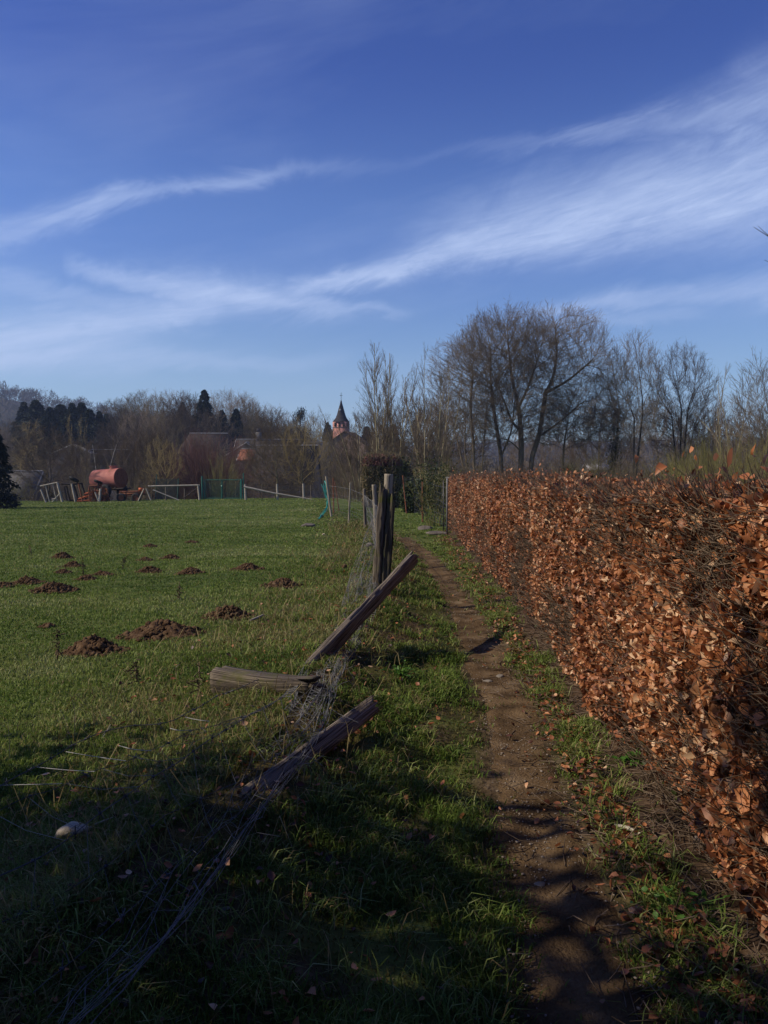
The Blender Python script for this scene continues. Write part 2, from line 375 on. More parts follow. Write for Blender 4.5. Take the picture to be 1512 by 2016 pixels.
# ------------------------------------------------------------------ ground
def ground():
    ys = [-40.0]; 
    ys = list(np.linspace(-60, -4, 14)) + list(np.linspace(-3.5, 1.5, 40))
    y = 1.5
    while y < 3200: y += 0.016 * max(y, 1.8); ys.append(y)
    ys = np.array(ys)
    u = np.linspace(-1, 1, 361); xs = np.sinh(u * 8.2) / math.sinh(8.2) * 2600
    X, Y = np.meshgrid(xs, ys)
    Z = terr(X, Y)
    V = np.stack([X, Y, Z], -1).reshape(-1, 3)
    ny, nx = X.shape; i = np.arange(ny * nx).reshape(ny, nx)
    F = np.stack([i[:-1, :-1], i[:-1, 1:], i[1:, 1:], i[1:, :-1]], -1).reshape(-1, 4)
    x, y = X.ravel(), Y.ravel()
    # moss / bare earth masks
    f = fencex(y); h = hedgex(y); p = pathx(y)
    strip = np.exp(-((x - f) / .9) ** 2) * (y < 34)
    earth = np.clip(sm((x - h + .42 + .22 * fbm(x * 2.2, y * 2.2, 8, 3)) / .35), 0, 1) * (y < 29) * (x < h + 2)
    earth = np.maximum(earth, (1 - sm((np.abs(x - p) - pathw(y) * .5 + .08 * fbm(x * 3, y * 3, 4)) / .2)) * .9 * (y < 32))
    earth = np.maximum(earth, sm((fbm(x * 2.6, y * 2.6, 33, 3) - .0) / .25) * np.clip(strip + np.exp(-((x - (f + p) * .5) / .5) ** 2) * (y < 30), 0, 1) * .85)
    far = sm((y - 76) / 12)
    m = bpy.data.materials.new('ground'); m.use_nodes = True; t = m.node_tree; b = t.nodes['Principled BSDF']; L = t.links.new
    b.inputs['Roughness'].default_value = .95; b.inputs['Specular IOR Level'].default_value = .1
    tc = N(t, 'ShaderNodeTexCoord')
    def noi(s, d, dist=0):
        n = N(t, 'ShaderNodeTexNoise'); L(tc.outputs['Object'], n.inputs['Vector']); n.inputs['Scale'].default_value = s; n.inputs['Detail'].default_value = d; n.inputs['Distortion'].default_value = dist; return n.outputs['Fac']
    def ramp(f, cs, ps):
        c = N(t, 'ShaderNodeValToRGB'); L(f, c.inputs[0]); e = c.color_ramp.elements
        while len(e) < len(cs): e.new(.5)
        for k, (q, cc) in enumerate(zip(ps, cs)): e[k].position = q; e[k].color = (*cc, 1)
        return c.outputs[0]
    def mix(f, a, bb):
        k = N(t, 'ShaderNodeMix', data_type='RGBA'); L(f, k.inputs[0]) if not isinstance(f, float) else setattr(k.inputs[0], 'default_value', f)
        L(a, k.inputs['A']); L(bb, k.inputs['B']); return k.outputs['Result']
    g1 = ramp(noi(.35, 6), [(.045,.066,.013),(.078,.105,.022),(.115,.125,.036)], [.35,.5,.68])
    g2 = ramp(noi(5, 8), [(.028,.048,.010),(.068,.10,.021),(.12,.125,.042)], [.35,.52,.7])
    g = mix(.5, g1, g2)
    e1 = ramp(noi(9, 9), [(.03,.018,.011),(.075,.047,.028),(.13,.09,.06)], [.35,.52,.72])
    mo = ramp(noi(4, 7), [(.03,.028,.010),(.075,.058,.018),(.10,.07,.03)], [.35,.52,.7])
    def at(n): a = N(t, 'ShaderNodeAttribute'); a.attribute_name = n; return a.outputs['Fac']
    c = mix(at('moss'), g, mo); c = mix(at('earth'), c, e1)
    w = ramp(noi(.03, 8), [(.045,.045,.022),(.07,.058,.035)], [.4,.6])
    c = mix(at('far'), c, w)
    L(c, b.inputs['Base Color'])
    bp = N(t, 'ShaderNodeBump'); bp.inputs['Strength'].default_value = .7; bp.inputs['Distance'].default_value = .03
    L(noi(30, 8), bp.inputs['Height']); L(bp.outputs[0], b.inputs['Normal'])
    o = mesh('ground', V, [F], m, smooth=True, attrs=dict(moss=np.clip(strip * 1.1, 0, 1), earth=earth, far=far))
    tag(o, 'green pasture and grassy verges rolling down to the village', kind='structure')
ground()
def path():
    ys = [-8.0]
    while ys[-1] < 31: ys.append(ys[-1] + .03 * max(1, abs(ys[-1]) * .25))
    ys = np.array(ys); u = np.linspace(-1, 1, 33)
    Y, U = np.meshgrid(ys, u, indexing='ij')
    X = pathx(Y) + U * (pathw(Y) * .56) * (1 + .22 * fbm(Y * 1.7, U * .8, 75, 3)) + .03 * vn(Y * 1.5, Y * 0, 4)
    prof = 0.016 - 0.06 * np.clip(np.abs(U) - .45, 0, 1) ** 1.3 + .018 * fbm(X * 3, Y * 3, 71, 3)
    Z = terr(X, Y) + prof + .006 * fbm(X * 14, Y * 14, 72, 2)
    ny, nx = X.shape; i = np.arange(ny * nx).reshape(ny, nx)
    F = np.stack([i[:-1, :-1], i[:-1, 1:], i[1:, 1:], i[1:, :-1]], -1).reshape(-1, 4)
    m = mat('path_earth', [(.034,.022,.011),(.086,.056,.029),(.125,.084,.045),(.23,.175,.11)], 3.2, .98, spec=.05, detail=11, bump=.8, bscale=60, pos=[.32,.48,.6,.78])
    o = mesh('path', np.stack([X, Y, Z], -1).reshape(-1, 3), [F], m, smooth=True)
    tag(o, 'narrow trodden brown earth footpath beside the beech hedge', kind='structure')
path()

# ------------------------------------------------------------------ ground scatter: grass, leaves, stones
rg = np.random.default_rng(5)
def blades(x, y, h, w, lean, rnd, dry):
    n = len(x); z = terr(x, y); a = rg.uniform(0, 2 * math.pi, n)
    base = np.stack([x, y, z - .005], -1)
    side = np.stack([np.cos(a), np.sin(a), np.zeros(n)], -1) * (w / 2)[:, None]
    la = rg.uniform(0, 2 * math.pi, n)
    ld = np.stack([np.cos(la), np.sin(la), np.zeros(n)], -1) * (h * lean)[:, None]
    up = np.array([0, 0, 1.0])
    mid = base + ld * .35 + up * (h * .6)[:, None]; tip = base + ld + up * (h * (1 - lean * .35))[:, None]
    V = np.stack([base - side, base + side, mid + side * .75, mid - side * .75, tip], 1).reshape(-1, 3)
    k = np.arange(n)[:, None] * 5
    Q = k + np.array([[0, 1, 2, 3]]); T = k + np.array([[3, 2, 4]])
    return V, Q, T, np.repeat(rnd, 5), np.repeat(dry, 5)
def grassmat():
    m = bpy.data.materials.new('grass_blades'); m.use_nodes = True; t = m.node_tree; t.nodes.clear(); L = t.links.new
    out = N(t, 'ShaderNodeOutputMaterial')
    def at(n): a = N(t, 'ShaderNodeAttribute'); a.attribute_name = n; return a.outputs['Fac']
    def ramp(f, cs):
        c = N(t, 'ShaderNodeValToRGB'); L(f, c.inputs[0]); e = c.color_ramp.elements
        while len(e) < len(cs): e.new(.5)
        for k, cc in enumerate(cs): e[k].position = k / (len(cs) - 1); e[k].color = (*cc, 1)
        return c.outputs[0]
    g = ramp(at('rnd'), [(.044,.083,.013),(.108,.172,.029),(.185,.238,.053),(.31,.34,.15)])
    d = ramp(at('rnd'), [(.10,.075,.02),(.20,.15,.06),(.34,.27,.14),(.13,.10,.03)])
    mx = N(t, 'ShaderNodeMix', data_type='RGBA'); L(at('dry'), mx.inputs[0]); L(g, mx.inputs['A']); L(d, mx.inputs['B'])
    b = N(t, 'ShaderNodeBsdfPrincipled'); b.inputs['Roughness'].default_value = .6; b.inputs['Specular IOR Level'].default_value = .12
    L(mx.outputs['Result'], b.inputs['Base Color'])
    tr = N(t, 'ShaderNodeBsdfTranslucent'); L(mx.outputs['Result'], tr.inputs[0])
    ms = N(t, 'ShaderNodeMixShader'); ms.inputs[0].default_value = .3; L(b.outputs[0], ms.inputs[1]); L(tr.outputs[0], ms.inputs[2]); L(ms.outputs[0], out.inputs[0])
    return m
GM = grassmat()
def gobj(name, parts, label):
    V, Q, T, r, d = [], [], [], [], []; n = 0
    for v, q, tt, rr, dd in parts:
        V.append(v); Q.append(q + n); T.append(tt + n); r.append(rr); d.append(dd); n += len(v)
    o = mesh(name, np.concatenate(V), [np.concatenate(Q), np.concatenate(T)], GM, attrs=dict(rnd=np.concatenate(r), dry=np.concatenate(d)))
    tag(o, label, 'grass', kind='stuff'); return o
MOLE = [(120,1104,42,16),(139,1121,40,14),(122,1131,28,10),(50,1153,58,16),(4,1161,44,14),(100,1172,80,24),(166,1145,40,12),(200,1137,42,11),(295,1078,24,7),(285,1106,32,9),(335,1104,38,12),(377,1068,22,4),(292,1131,46,13),(372,1133,54,16),(485,1127,58,20),(554,1162,70,24),(446,1226,92,32),(312,1266,150,40),(176,1300,122,44),(90,1238,26,8)]
MOLES = []
for q in MOLE:
    p = gp(q[0], q[1] - q[3] * .25); s = p[1] / FX
    MOLES.append((p[0], p[1] + q[2] * s * .18, q[2] * s * .5, q[3] * s * .95))
def not_mole(x, y):
    k = np.ones(len(x), bool)
    for mx_, my_, r, h in MOLES: k &= ((x - mx_) / (r * .95)) ** 2 + ((y - my_) / (r * .75)) ** 2 > 1
    return k
def build_grass():
    # pasture: density falls with distance, blade width grows
    n = 430000
    y = np.exp(rg.uniform(math.log(2.0), math.log(74), n)); 
    lo = -(0.62 * y + 2.0); x = lo + rg.uniform(0, 1, n) * (fencex(y) + .15 - lo)
    # more uniform on screen: keep fewer at far
    k = (x > lo) & not_mole(x, y) & (rg.uniform(0, 1, n) < np.clip(1.25 - .012 * y, .3, 1)); x, y = x[k], y[k]; n = len(x)
    cl = fbm(x * 1.1, y * 1.1, 40, 3); big = fbm(x / 4.5, y / 4.5, 41, 3); fine = fbm(x * 5, y * 5, 42, 2)
    fs = np.exp(-((fencex(y) - x) / 1.0) ** 2)
    h = (.032 + .018 * cl + .012 * fine + .0004 * y + .03 * fs) * rg.uniform(.6, 1.35, n); h = np.maximum(h, .016)
    w = .0026 + .00085 * y; w *= rg.uniform(.7, 1.3, n)
    dry = ((rg.uniform(0, 1, n) < .06 + .20 * np.clip(big + cl * .5, 0, 1) + .42 * fs * np.clip(.5 + cl * 1.4, 0, 1))).astype(float) * rg.uniform(.5, 1, n)
    r = np.clip(.47 + .55 * cl + .45 * big + rg.normal(0, .17, n), 0, 1)
    fl = rg.uniform(0, 1, n) < .02; r[fl] = 1; dry[fl] = .6
    A = blades(x, y, h, w, rg.uniform(.2, 1.1, n), r, dry)
    gobj('pasture_grass', [A], 'short green pasture grass spread over the field with the molehills')
    # rank verge grass: between fence and path, hedge side, banks
    n = 330000
    y = np.exp(rg.uniform(math.log(1.6), math.log(46), n)); x = fencex(y) - .5 + rg.uniform(0, 1, n) * (hedgex(np.minimum(y, 27)) + .35 - fencex(y) + .5)
    p, w0 = pathx(y), pathw(y) * .5
    d = np.abs(x - p + .05 * vn(y * 2.3, x * 0, 6)) - w0 + .20 * fbm(x * 3.3, y * 3.3, 57, 3) + .045
    clump = fbm(x * 2.3, y * 2.3, 50, 3); rt = x > p
    prob = np.where(d < 0, .03, np.clip(d / .14, 0, 1))
    prob = np.where((y > 24), np.maximum(prob, .75), prob)
    prob = np.where(rt & (y < 30), prob * np.clip(.15 + 2.6 * (clump + .10), 0, 1) * (1 - sm((x - hedgex(y) + .30 - .3 * clump) / .3) * .85), prob * np.clip(.6 + 2.0 * clump, .25, 1))
    k = (rg.uniform(0, 1, n) < prob); x, y, clump, rt = x[k], y[k], clump[k], rt[k]; n = len(x)
    c2 = fbm(x * 5.5, y * 5.5, 51, 2); fs = np.exp(-((fencex(y) - x) / .55) ** 2)
    h = (.036 + .065 * np.clip(clump, -.5, 1) + .035 * np.clip(c2, -.3, 1)) * rg.uniform(.5, 1.5, n); h = np.maximum(h, .02)
    w = (.0032 + .0008 * y) * rg.uniform(.7, 1.4, n)
    dry = (rg.uniform(0, 1, n) < .10 + .6 * fs * np.clip(.6 + c2, 0, 1) + .6 * np.clip(-clump * 2.5 + .25, 0, 1) * (x < pathx(y))).astype(float) * rg.uniform(.5, 1, n)
    r = np.clip(np.where(x < pathx(y), .16, .42) + .4 * c2 + .3 * clump + rg.normal(0, .17, n), 0, 1)  # left verge darker: mossy tone plus clump shade put into blade colour
    A = blades(x, y, h, w, rg.uniform(.3, 1.2, n), r, dry)
    # tussocks, radiating
    tx, ty = [], []
    for k in range(430):
        yy = math.exp(rg.uniform(math.log(2), math.log(25)))
        side = rg.uniform() < .68
        xx = rg.uniform(fencex(yy) - .6, pathx(yy) - .25) if side else rg.uniform(pathx(yy) + .26, max(pathx(yy) + .3, hedgex(yy) - .1))
        m_ = int(rg.integers(25, 60)); s = rg.uniform(.03, .075)
        tx.append(xx + rg.normal(0, s, m_)); ty.append(yy + rg.normal(0, s, m_))
    x = np.concatenate(tx); y = np.concatenate(ty); n = len(x)
    B = blades(x, y, rg.uniform(.05, .13, n), (.0036 + .0006 * y) * rg.uniform(.7, 1.3, n), rg.uniform(.5, 1.5, n), np.clip(rg.normal(.55, .2, n), 0, 1), (rg.uniform(0, 1, n) < .12).astype(float))
    gobj('verge_grass', [A, B], 'longer rough grass in clumps along both sides of the footpath')
    # dead stalks
    n = 5600
    y = np.exp(rg.uniform(math.log(2.2), math.log(30), n)); x = fencex(y) + rg.normal(-.35, .62, n)
    k = (np.abs(x - pathx(y)) > .3) & (fbm(x * 1.2, y * 1.2, 60, 3) > -.12); x, y = x[k], y[k]; n = len(x)
    A = blades(x, y, rg.uniform(.08, .26, n), np.full(n, .0022) + .0006 * y, rg.uniform(.3, 1.8, n), rg.uniform(0, .9, n), rg.uniform(.8, 1, n))
    gobj('dead_stalks', [A], 'thin straw coloured dead stalks sticking up along the collapsed fence')
build_grass()

def leafcloud(Pn, size, nrmv=None, spread=1.0, curl=.35, aspect=.62):
    """folded, curled leaves: 6 verts, 4 tris-ish quads"""
    n = len(Pn)
    ax = nrm(rg.normal(0, 1, (n, 3)) * spread + (0 if nrmv is None else nrmv))
    t = nrm(np.cross(ax, rg.normal(0, 1, (n, 3)))); s = np.cross(ax, t)
    L_ = size[:, None]; Wd = L_ * aspect * .5 * rg.uniform(.75, 1.2, (n, 1)); cz = L_ * curl * rg.uniform(-1, 1, (n, 1)); fz = L_ * .22 * rg.uniform(-.3, 1, (n, 1))
    b = Pn - t * L_ * .5; e = Pn + t * L_ * .5 + ax * cz
    m1 = Pn - t * L_ * .12 + ax * cz * -.15; m2 = Pn + t * L_ * .22 + ax * cz * .25
    V = np.stack([b, m1 + s * Wd + ax * fz, m2 + s * Wd * .8 + ax * fz, e, m2 - s * Wd * .8 + ax * fz, m1 - s * Wd + ax * fz, m1, m2], 1).reshape(-1, 3)
    k = np.arange(n)[:, None] * 8
    Q = np.concatenate([k + np.array([[6, 7, 2, 1]]), k + np.array([[6, 5, 4, 7]])])
    T = np.concatenate([k + np.array([[0, 6, 1]]), k + np.array([[0, 5, 6]]), k + np.array([[7, 3, 2]]), k + np.array([[7, 4, 3]])])
    return V, Q, T
MT['beech_leaf'] = mat('beech_leaf', [(.035,.014,.009),(.15,.052,.023),(.34,.125,.048),(.48,.215,.092),(.64,.43,.26)], attr='rnd', rough=.5, trans=.22, spec=.35)
MT['twig_hedge'] = mat('twig_hedge', [(.075,.052,.036),(.18,.135,.095)], 12, .85)
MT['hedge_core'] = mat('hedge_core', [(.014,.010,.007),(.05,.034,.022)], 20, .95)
def litter():
    n = 8500
    y = np.exp(rg.uniform(math.log(1.8), math.log(27), n))
    q = rg.uniform(0, 1, n)
    x = np.where(q < .62, hedgex(y) - .12 - np.abs(rg.normal(0, .22, n)), np.where(q < .8, rg.uniform(-.2, 1, n) * 0 + fencex(y) + rg.normal(.35, .6, n), fencex(y) + rg.normal(-.2, .5, n)))
    k = (rg.uniform(0, 1, n) < np.where(np.abs(x - pathx(y)) < .22, .15, .8)) & (rg.uniform(0, 1, n) < np.where(x < pathx(y), .9, 1)); x, y = x[k], y[k]; n = len(x)
    P = np.stack([x, y, terr(x, y) + rg.uniform(.01, .05, n)], -1)
    V, Q, T = leafcloud(P, rg.uniform(.018, .05, n) * (1 + .01 * y), np.array([[0, 0, 1.6]]), .7)
    o = mesh('fallen_leaves', V, [Q, T], MT['beech_leaf'], attrs=dict(rnd=np.repeat(np.clip(rg.normal(.32, .27, n), 0, 1), 8)))
    tag(o, 'fallen copper leaves littering the grass and hedge foot', 'leaves', kind='stuff')
litter()
ICO = None
def pebble_arr(cs, rs, flat=.55, seed=0):
    global ICO
    if ICO is None:
        import bmesh
        bm = bmesh.new(); bmesh.ops.create_icosphere(bm, subdivisions=1, radius=1)
        ICO = (np.array([v.co[:] for v in bm.verts]), np.array([[v.index for v in f.verts] for f in bm.faces])); bm.free()
    v, f = ICO; n = len(cs); rr = np.random.default_rng(seed)
    S = rr.uniform(.6, 1.3, (n, 1, 3)) * rs[:, None, None]; S[:, :, 2] *= flat
    V = v[None] * S * (1 + rr.normal(0, .1, (n, len(v), 1))) 
    a = rr.uniform(0, 6.28, n); c, s = np.cos(a)[:, None], np.sin(a)[:, None]
    V = np.stack([V[..., 0] * c - V[..., 1] * s, V[..., 0] * s + V[..., 1] * c, V[..., 2]], -1) + np.asarray(cs)[:, None]
    F = (f[None] + (np.arange(n) * len(v))[:, None, None]).reshape(-1, 3)
    return V.reshape(-1, 3), F
def pebbles():
    n = 3800; y = np.exp(rg.uniform(math.log(1.8), math.log(26), n)); x = pathx(y) + rg.normal(0, .15, n)
    P = np.stack([x, y, terr(x, y) + .014], -1); r = np.abs(rg.normal(0, .0028, n)) + .0015
    V, F = pebble_arr(P, r + .0002 * y, .6, 3)
    o = mesh('path_gravel', V, [F], mat('grit', [(.10,.08,.06),(.28,.24,.2)], 1.7, .9, coord='Object', detail=2, mapping=(30,30,30)))
    tag(o, 'small loose stones and grit trodden into the footpath', 'gravel', kind='stuff')
    n = 2600; y = np.exp(rg.uniform(math.log(2), math.log(27), n)); x = hedgex(y) - .05 + rg.normal(0, .25, n)
    P0 = np.stack([x, y, terr(x, y) + .02], -1); d = nrm(rg.normal(0, 1, (n, 3)) * [1, 1, .18]); l = rg.uniform(.05, .22, (n, 1))
    V, F = tubes(np.stack([P0, P0 + d * l * .5 + rg.normal(0, .01, (n, 3)), P0 + d * l], 1), np.full((n, 3), .0018) + .0002 * y[:, None], 3)
    tag(mesh('twig_debris', V, [F], MT['twig_hedge']), 'thin fallen twigs scattered on bare soil under the hedge', 'twigs', kind='stuff')
pebbles()

# ------------------------------------------------------------------ molehills and stones
def molehill(k, cx, cy, r, h, label):
    rr = np.random.default_rng(100 + k)
    o = empty('molehill', (cx, cy, float(terr(cx, cy))), label, 'molehill', 'molehills dotted over the pasture')
    u = np.linspace(0, 1, 22); a = np.linspace(0, 2 * math.pi, 61)[:-1]
    U, A = np.meshgrid(u, a, indexing='ij')
    rad = r * (1 + .22 * vn(np.cos(A) * 1.5 + k, np.sin(A) * 1.5, k)) * 1.1
    X = cx + U * rad * np.cos(A); Y = cy + U * rad * .85 * np.sin(A)
    lump = fbm(X / (r * .28), Y / (r * .28), k + 5, 4)
    H = h * (np.cos(np.clip(U, 0, 1) * math.pi) * .5 + .5) ** .8 * (1 + .30 * lump) * .70 + .25 * h * vn(X / (r * .09), Y / (r * .09), k) * (1 - U)
    Z = terr(X, Y) - .012 + H
    V = np.stack([X, Y, Z], -1).reshape(-1, 3) - np.array(o.location)
    i = np.arange(22 * 60).reshape(22, 60)
    F = np.stack([i[:-1], np.roll(i[:-1], -1, 1), np.roll(i[1:], -1, 1), i[1:]], -1).reshape(-1, 4)
    mesh('mound', V, [F], MT['soil'], o, smooth=True)
    n = int(260 + 1100 * min(r, .5)); q = np.sqrt(rr.uniform(0, 1, n)) * 1.12; a = rr.uniform(0, 6.28, n)
    x = cx + q * r * np.cos(a) * 1.05; y = cy + q * r * .85 * np.sin(a)
    hh = h * (np.cos(np.clip(q, 0, 1) * math.pi) * .5 + .5) ** .8
    P = np.stack([x, y, terr(x, y) + hh * .66 + .004], -1) - np.array(o.location)
    V, F = pebble_arr(P, np.abs(rr.normal(.0, .016, n)) * (.5 + r) + .006, .85, k)
    mesh('crumbs', V, [F], MT['soil'], o)
ml = ['small molehill farthest left among the far ones, topmost of a cluster of three','molehill in the middle of the three clustered at the left of the pasture','low crumb heap, lowest of the three clustered molehills at left','molehill just above and left of the broad one near the left edge','molehill cut by the left edge of the view','broad dark molehill right of the one cut by the left edge','left half of a pair of low joined molehills beyond the broad dark one','right half of a pair of low joined molehills','tiny far molehill standing alone beyond the paired ones','low far molehill left of a pointed one, second row from the back','small pointed molehill right of the low far one','faintest flat brown molehill, farthest out in the pasture','round molehill in line with the one holding a smaller lump behind it','molehill with a smaller lump of soil behind it, mid pasture','dark rounded molehill in mid pasture, nearest the fence but one','reddish sunlit molehill closest to the leaning fence post','crumbly molehill with a pale stick lying at its side','long molehill trailing soil off to one side, widest of all','large dark molehill nearest the camera','tiny scrap of bare soil between the large near molehill and the broad left one']
for k, (m_, lb) in enumerate(zip(MOLES, ml)): molehill(k, *m_, lb)
def stone(name, px, py, wpx, hpx, label, m='stone_pale', seed=1, ang=0.0, flat=None):
    p = gp(px, py + hpx * .3); s = p[1] / FX; w = wpx * s * .5; h = hpx * s * .62
    rr = np.random.default_rng(seed); import bmesh
    bm = bmesh.new(); bmesh.ops.create_icosphere(bm, subdivisions=3, radius=1)
    V = np.array([v.co[:] for v in bm.verts]); F = np.array([[v.index for v in f.verts] for f in bm.faces]); bm.free()
    for _ in range(9):                      # knock flats off it
        d = nrm(rr.normal(0, 1, 3)); c = rr.uniform(.55, .85); t = V @ d; V = V - np.maximum(t - c, 0)[:, None] * d
    V = V * np.array([w, w * .7, h]) ; Rm = rot((0, 0, 1), ang); V = V @ Rm.T
    o = mesh(name, V, [F], MT[m]); o.location = (p[0], p[1], p[2] + h * .45)
    tag(o, label, 'stone'); return o
stone('stone', 626, 1190, 14, 5, 'small bright white stone lying alone in the grass left of the netting', seed=2)
stone('stone', 679, 1191, 10, 7, 'small round white stone just below the netting', seed=3)
stone('clod', 677, 1116, 14, 12, 'pointed brown clod of earth standing in the grass', 'soil', 4)
stone('stone', 728, 1075, 18, 12, 'grey brown stone in the grass left of the split upright post', 'stone', 5)
stone('stone_slab', 606, 1034, 30, 10, 'flat grey stone slab half sunk in the pasture bank', 'stone_dark', 6)
stone('stone', 637, 1053, 8, 5, 'tiny pale stone beyond the flat grey slab', seed=7)
stone('stone', 742, 1017, 14, 6, 'pinkish brick fragment at the foot of the post with teal twine', 'stone', 8)
stone('stone', 985, 1333, 18, 10, 'grey stone sunk in the path where the thin shadow crosses it', 'stone', 9)
stone('stone', 960, 1342, 22, 7, 'flat reddish stone in the left side of the path', 'stone', 10)
stone('stone', 1060, 1742, 34, 14, 'flat dull stone in the dark near part of the path', 'stone', 11)
stone('stone', 1080, 1672, 12, 8, 'small dark round stone on the near path', 'stone_dark', 12)
stone('stone', 1118, 1805, 34, 10, 'flat low stone in the darkest stretch of path', 'stone_dark', 13)
stone('stone', 862, 1050, 50, 9, 'long flat stone at the hedge end beside the grey metal frame', 'stone_dark', 14)
stone('stone', 838, 1040, 34, 10, 'mossy stone in the low rubble by the hedge end', 'stone_dark', 15)
stone('stone', 1405, 1680, 44, 26, 'pale broken stone at the foot of the copper hedge', 'stone', 16)
def pale_wood():
    q = stone('stone', 143, 1645, 84, 34, 'pale elongated broken flint lying in shaded grass near the left edge', 'stone_pale', 31, .5); q.location.z += .022
    mb = MB(); mb.tube([gp(182, 1626, .03), gp(200, 1618, .05), gp(222, 1609, .08)], [.005, .004, .002], 5)
    o = mb.build('stick', MT['whitewood']); tag(o, 'thin pale stick poking from the pale broken flint', 'stick')
    mb = MB(); mb.tube([gp(492, 1222, .04), gp(505, 1217, .05), gp(518, 1211, .05)], [.012, .014, .011], 6)
    o = mb.build('stick', MT['whitewood']); tag(o, 'short pale stick beside the crumbly molehill', 'stick')
    mb = MB(); mb.tube([gp(1160, 1660, .01), gp(1158, 1672, .012), gp(1180, 1688, .012), gp(1216, 1694, .02)], [.003, .004, .004, .002], 5)
    o = mb.build('stick', MT['twig_pale']); tag(o, 'hooked thin stick on the near path verge', 'stick')
    mb = MB(); mb.tube([gp(1212, 1624, .02), gp(1236, 1630, .03), gp(1262, 1642, .03)], [.008, .010, .006], 6)
    o = mb.build('stick', MT['whitewood']); tag(o, 'stubby bleached stick below the hanging hedge leaves', 'stick')
    mb = MB(); mb.tube([gp(1100, 1540, .01), gp(1140, 1536, .02), gp(1188, 1537, .02)], [.002, .003, .002], 5)
    o = mb.build('stick', MT['twig_pale']); tag(o, 'straight thin stick lying across the grass right of the path', 'stick')
pale_wood()

# ------------------------------------------------------------------ fence posts
def post(name, p0, p1, w, d, m, label, seed=0, wob=1.0, cat='fence post', group=None, jag=.0, taper=.9, up=None, sides=20, power=4.0, bend=0.0, extra=None):
    p0, p1 = np.array(p0, float), np.array(p1, float); rr = np.random.default_rng(seed)
    L_ = np.linalg.norm(p1 - p0); T = (p1 - p0) / L_
    up = np.array(up if up is not None else ([0, -1, 0] if abs(T[2]) > .6 else [0, 0, 1]), float)
    S = nrm(np.cross(T, up)); U = np.cross(S, T)
    K = max(14, int(L_ / .03)); t = np.linspace(0, 1, K); a = np.arange(sides) * 2 * math.pi / sides
    ca, sa = np.cos(a), np.sin(a); rad = (np.abs(ca) ** power + np.abs(sa) ** power) ** (-1 / power)
    Tm, A = np.meshgrid(t, a, indexing='ij')
    nz = 1 + wob * (.10 * vn(A * 2.2 + seed * 3, Tm * L_ * 2.5, seed) + .06 * vn(A * 6 + seed, Tm * L_ * 1.2, seed + 1) + (wob > 1) * .06 * vn(A * 4 + seed, Tm * L_ * 9, seed + 4))
    crack = np.where(vn(A * 5.1, Tm * L_ * .6, seed + 2) > .45, .74, 1.0)
    tp = 1 - (1 - taper) * Tm
    X = .5 * w * rad[None] * ca[None] * nz * crack * tp; Yv = .5 * d * rad[None] * sa[None] * nz * crack * tp
    off = bend * np.sin(t * math.pi)[:, None, None] * U
    ext = np.zeros_like(Tm)
    if jag: ext = (Tm ** 8) * jag * vn(A * 3, A * 0, seed + 7) 
    V = p0 + (T * L_) * (Tm + ext)[..., None] + off + X[..., None] * S + Yv[..., None] * U
    V = V.reshape(-1, 3); i = np.arange(K * sides).reshape(K, sides)
    F = np.stack([i[:-1], np.roll(i[:-1], -1, 1), np.roll(i[1:], -1, 1), i[1:]], -1).reshape(-1, 4)
    V2 = np.concatenate([V, [p0 + off[0, 0] * 0], [p1 - T * .01]]); nb = len(V)
    T1 = [[(j + 1) % sides, j, nb] for j in range(sides)]; e = (K - 1) * sides; T2 = [[e + j, e + (j + 1) % sides, nb + 1] for j in range(sides)]
    al = np.concatenate([(Tm * L_).ravel(), [0, L_]]); ar = np.concatenate([(A / 6.2832 * np.sqrt(w * d) / .1).ravel(), [0, 0]])
    org = p0.copy(); o = mesh(name, V2 - org, [F, np.array(T1 + T2)], MT[m], smooth=power < 3, attrs=dict(along=al, around=ar))
    o.location = org; tag(o, label, cat, group); return o
G = 'posts of the old pasture fence'
# fallen and leaning ones, near
b0 = gp(478, 1585, -.03); b1 = pd(734, 1390, 4.95)
post('leaning_fence_post', b0, b1, .115, .06, 'wood_grey', 'nearest fallen square fence post leaning low out of dark grass', 1, group=G, up=[.1, -.8, .35], jag=.05, power=9)
b0 = gp(598, 1330, -.05); b1 = pd(812, 1101, 8.6)
post('leaning_fence_post', b0, b1, .155, .07, 'wood_grey', 'long square fence post leaning steeply out of the netting over the verge', 2, group=G, up=[.6, -.8, -.2], jag=.05, power=10, taper=.95)
b0 = gp(434, 1340, .10); b1 = gp(610, 1354, .08)
post('broken_log', b0, b1, .20, .20, 'wood_old', 'thick mossy broken post stump lying flat in the pasture grass', 3, cat='log', jag=.16, up=[0, 0, 1], power=4.5, taper=.70, bend=-.02)
b0 = gp(606, 1356, .06); b1 = gp(640, 1352, .05)
post('rotten_wood', b0, b1, .10, .12, 'wood_old', 'black rotten splinter end of the lying mossy stump', 4, cat='log', jag=.3, taper=.35, power=2.2)
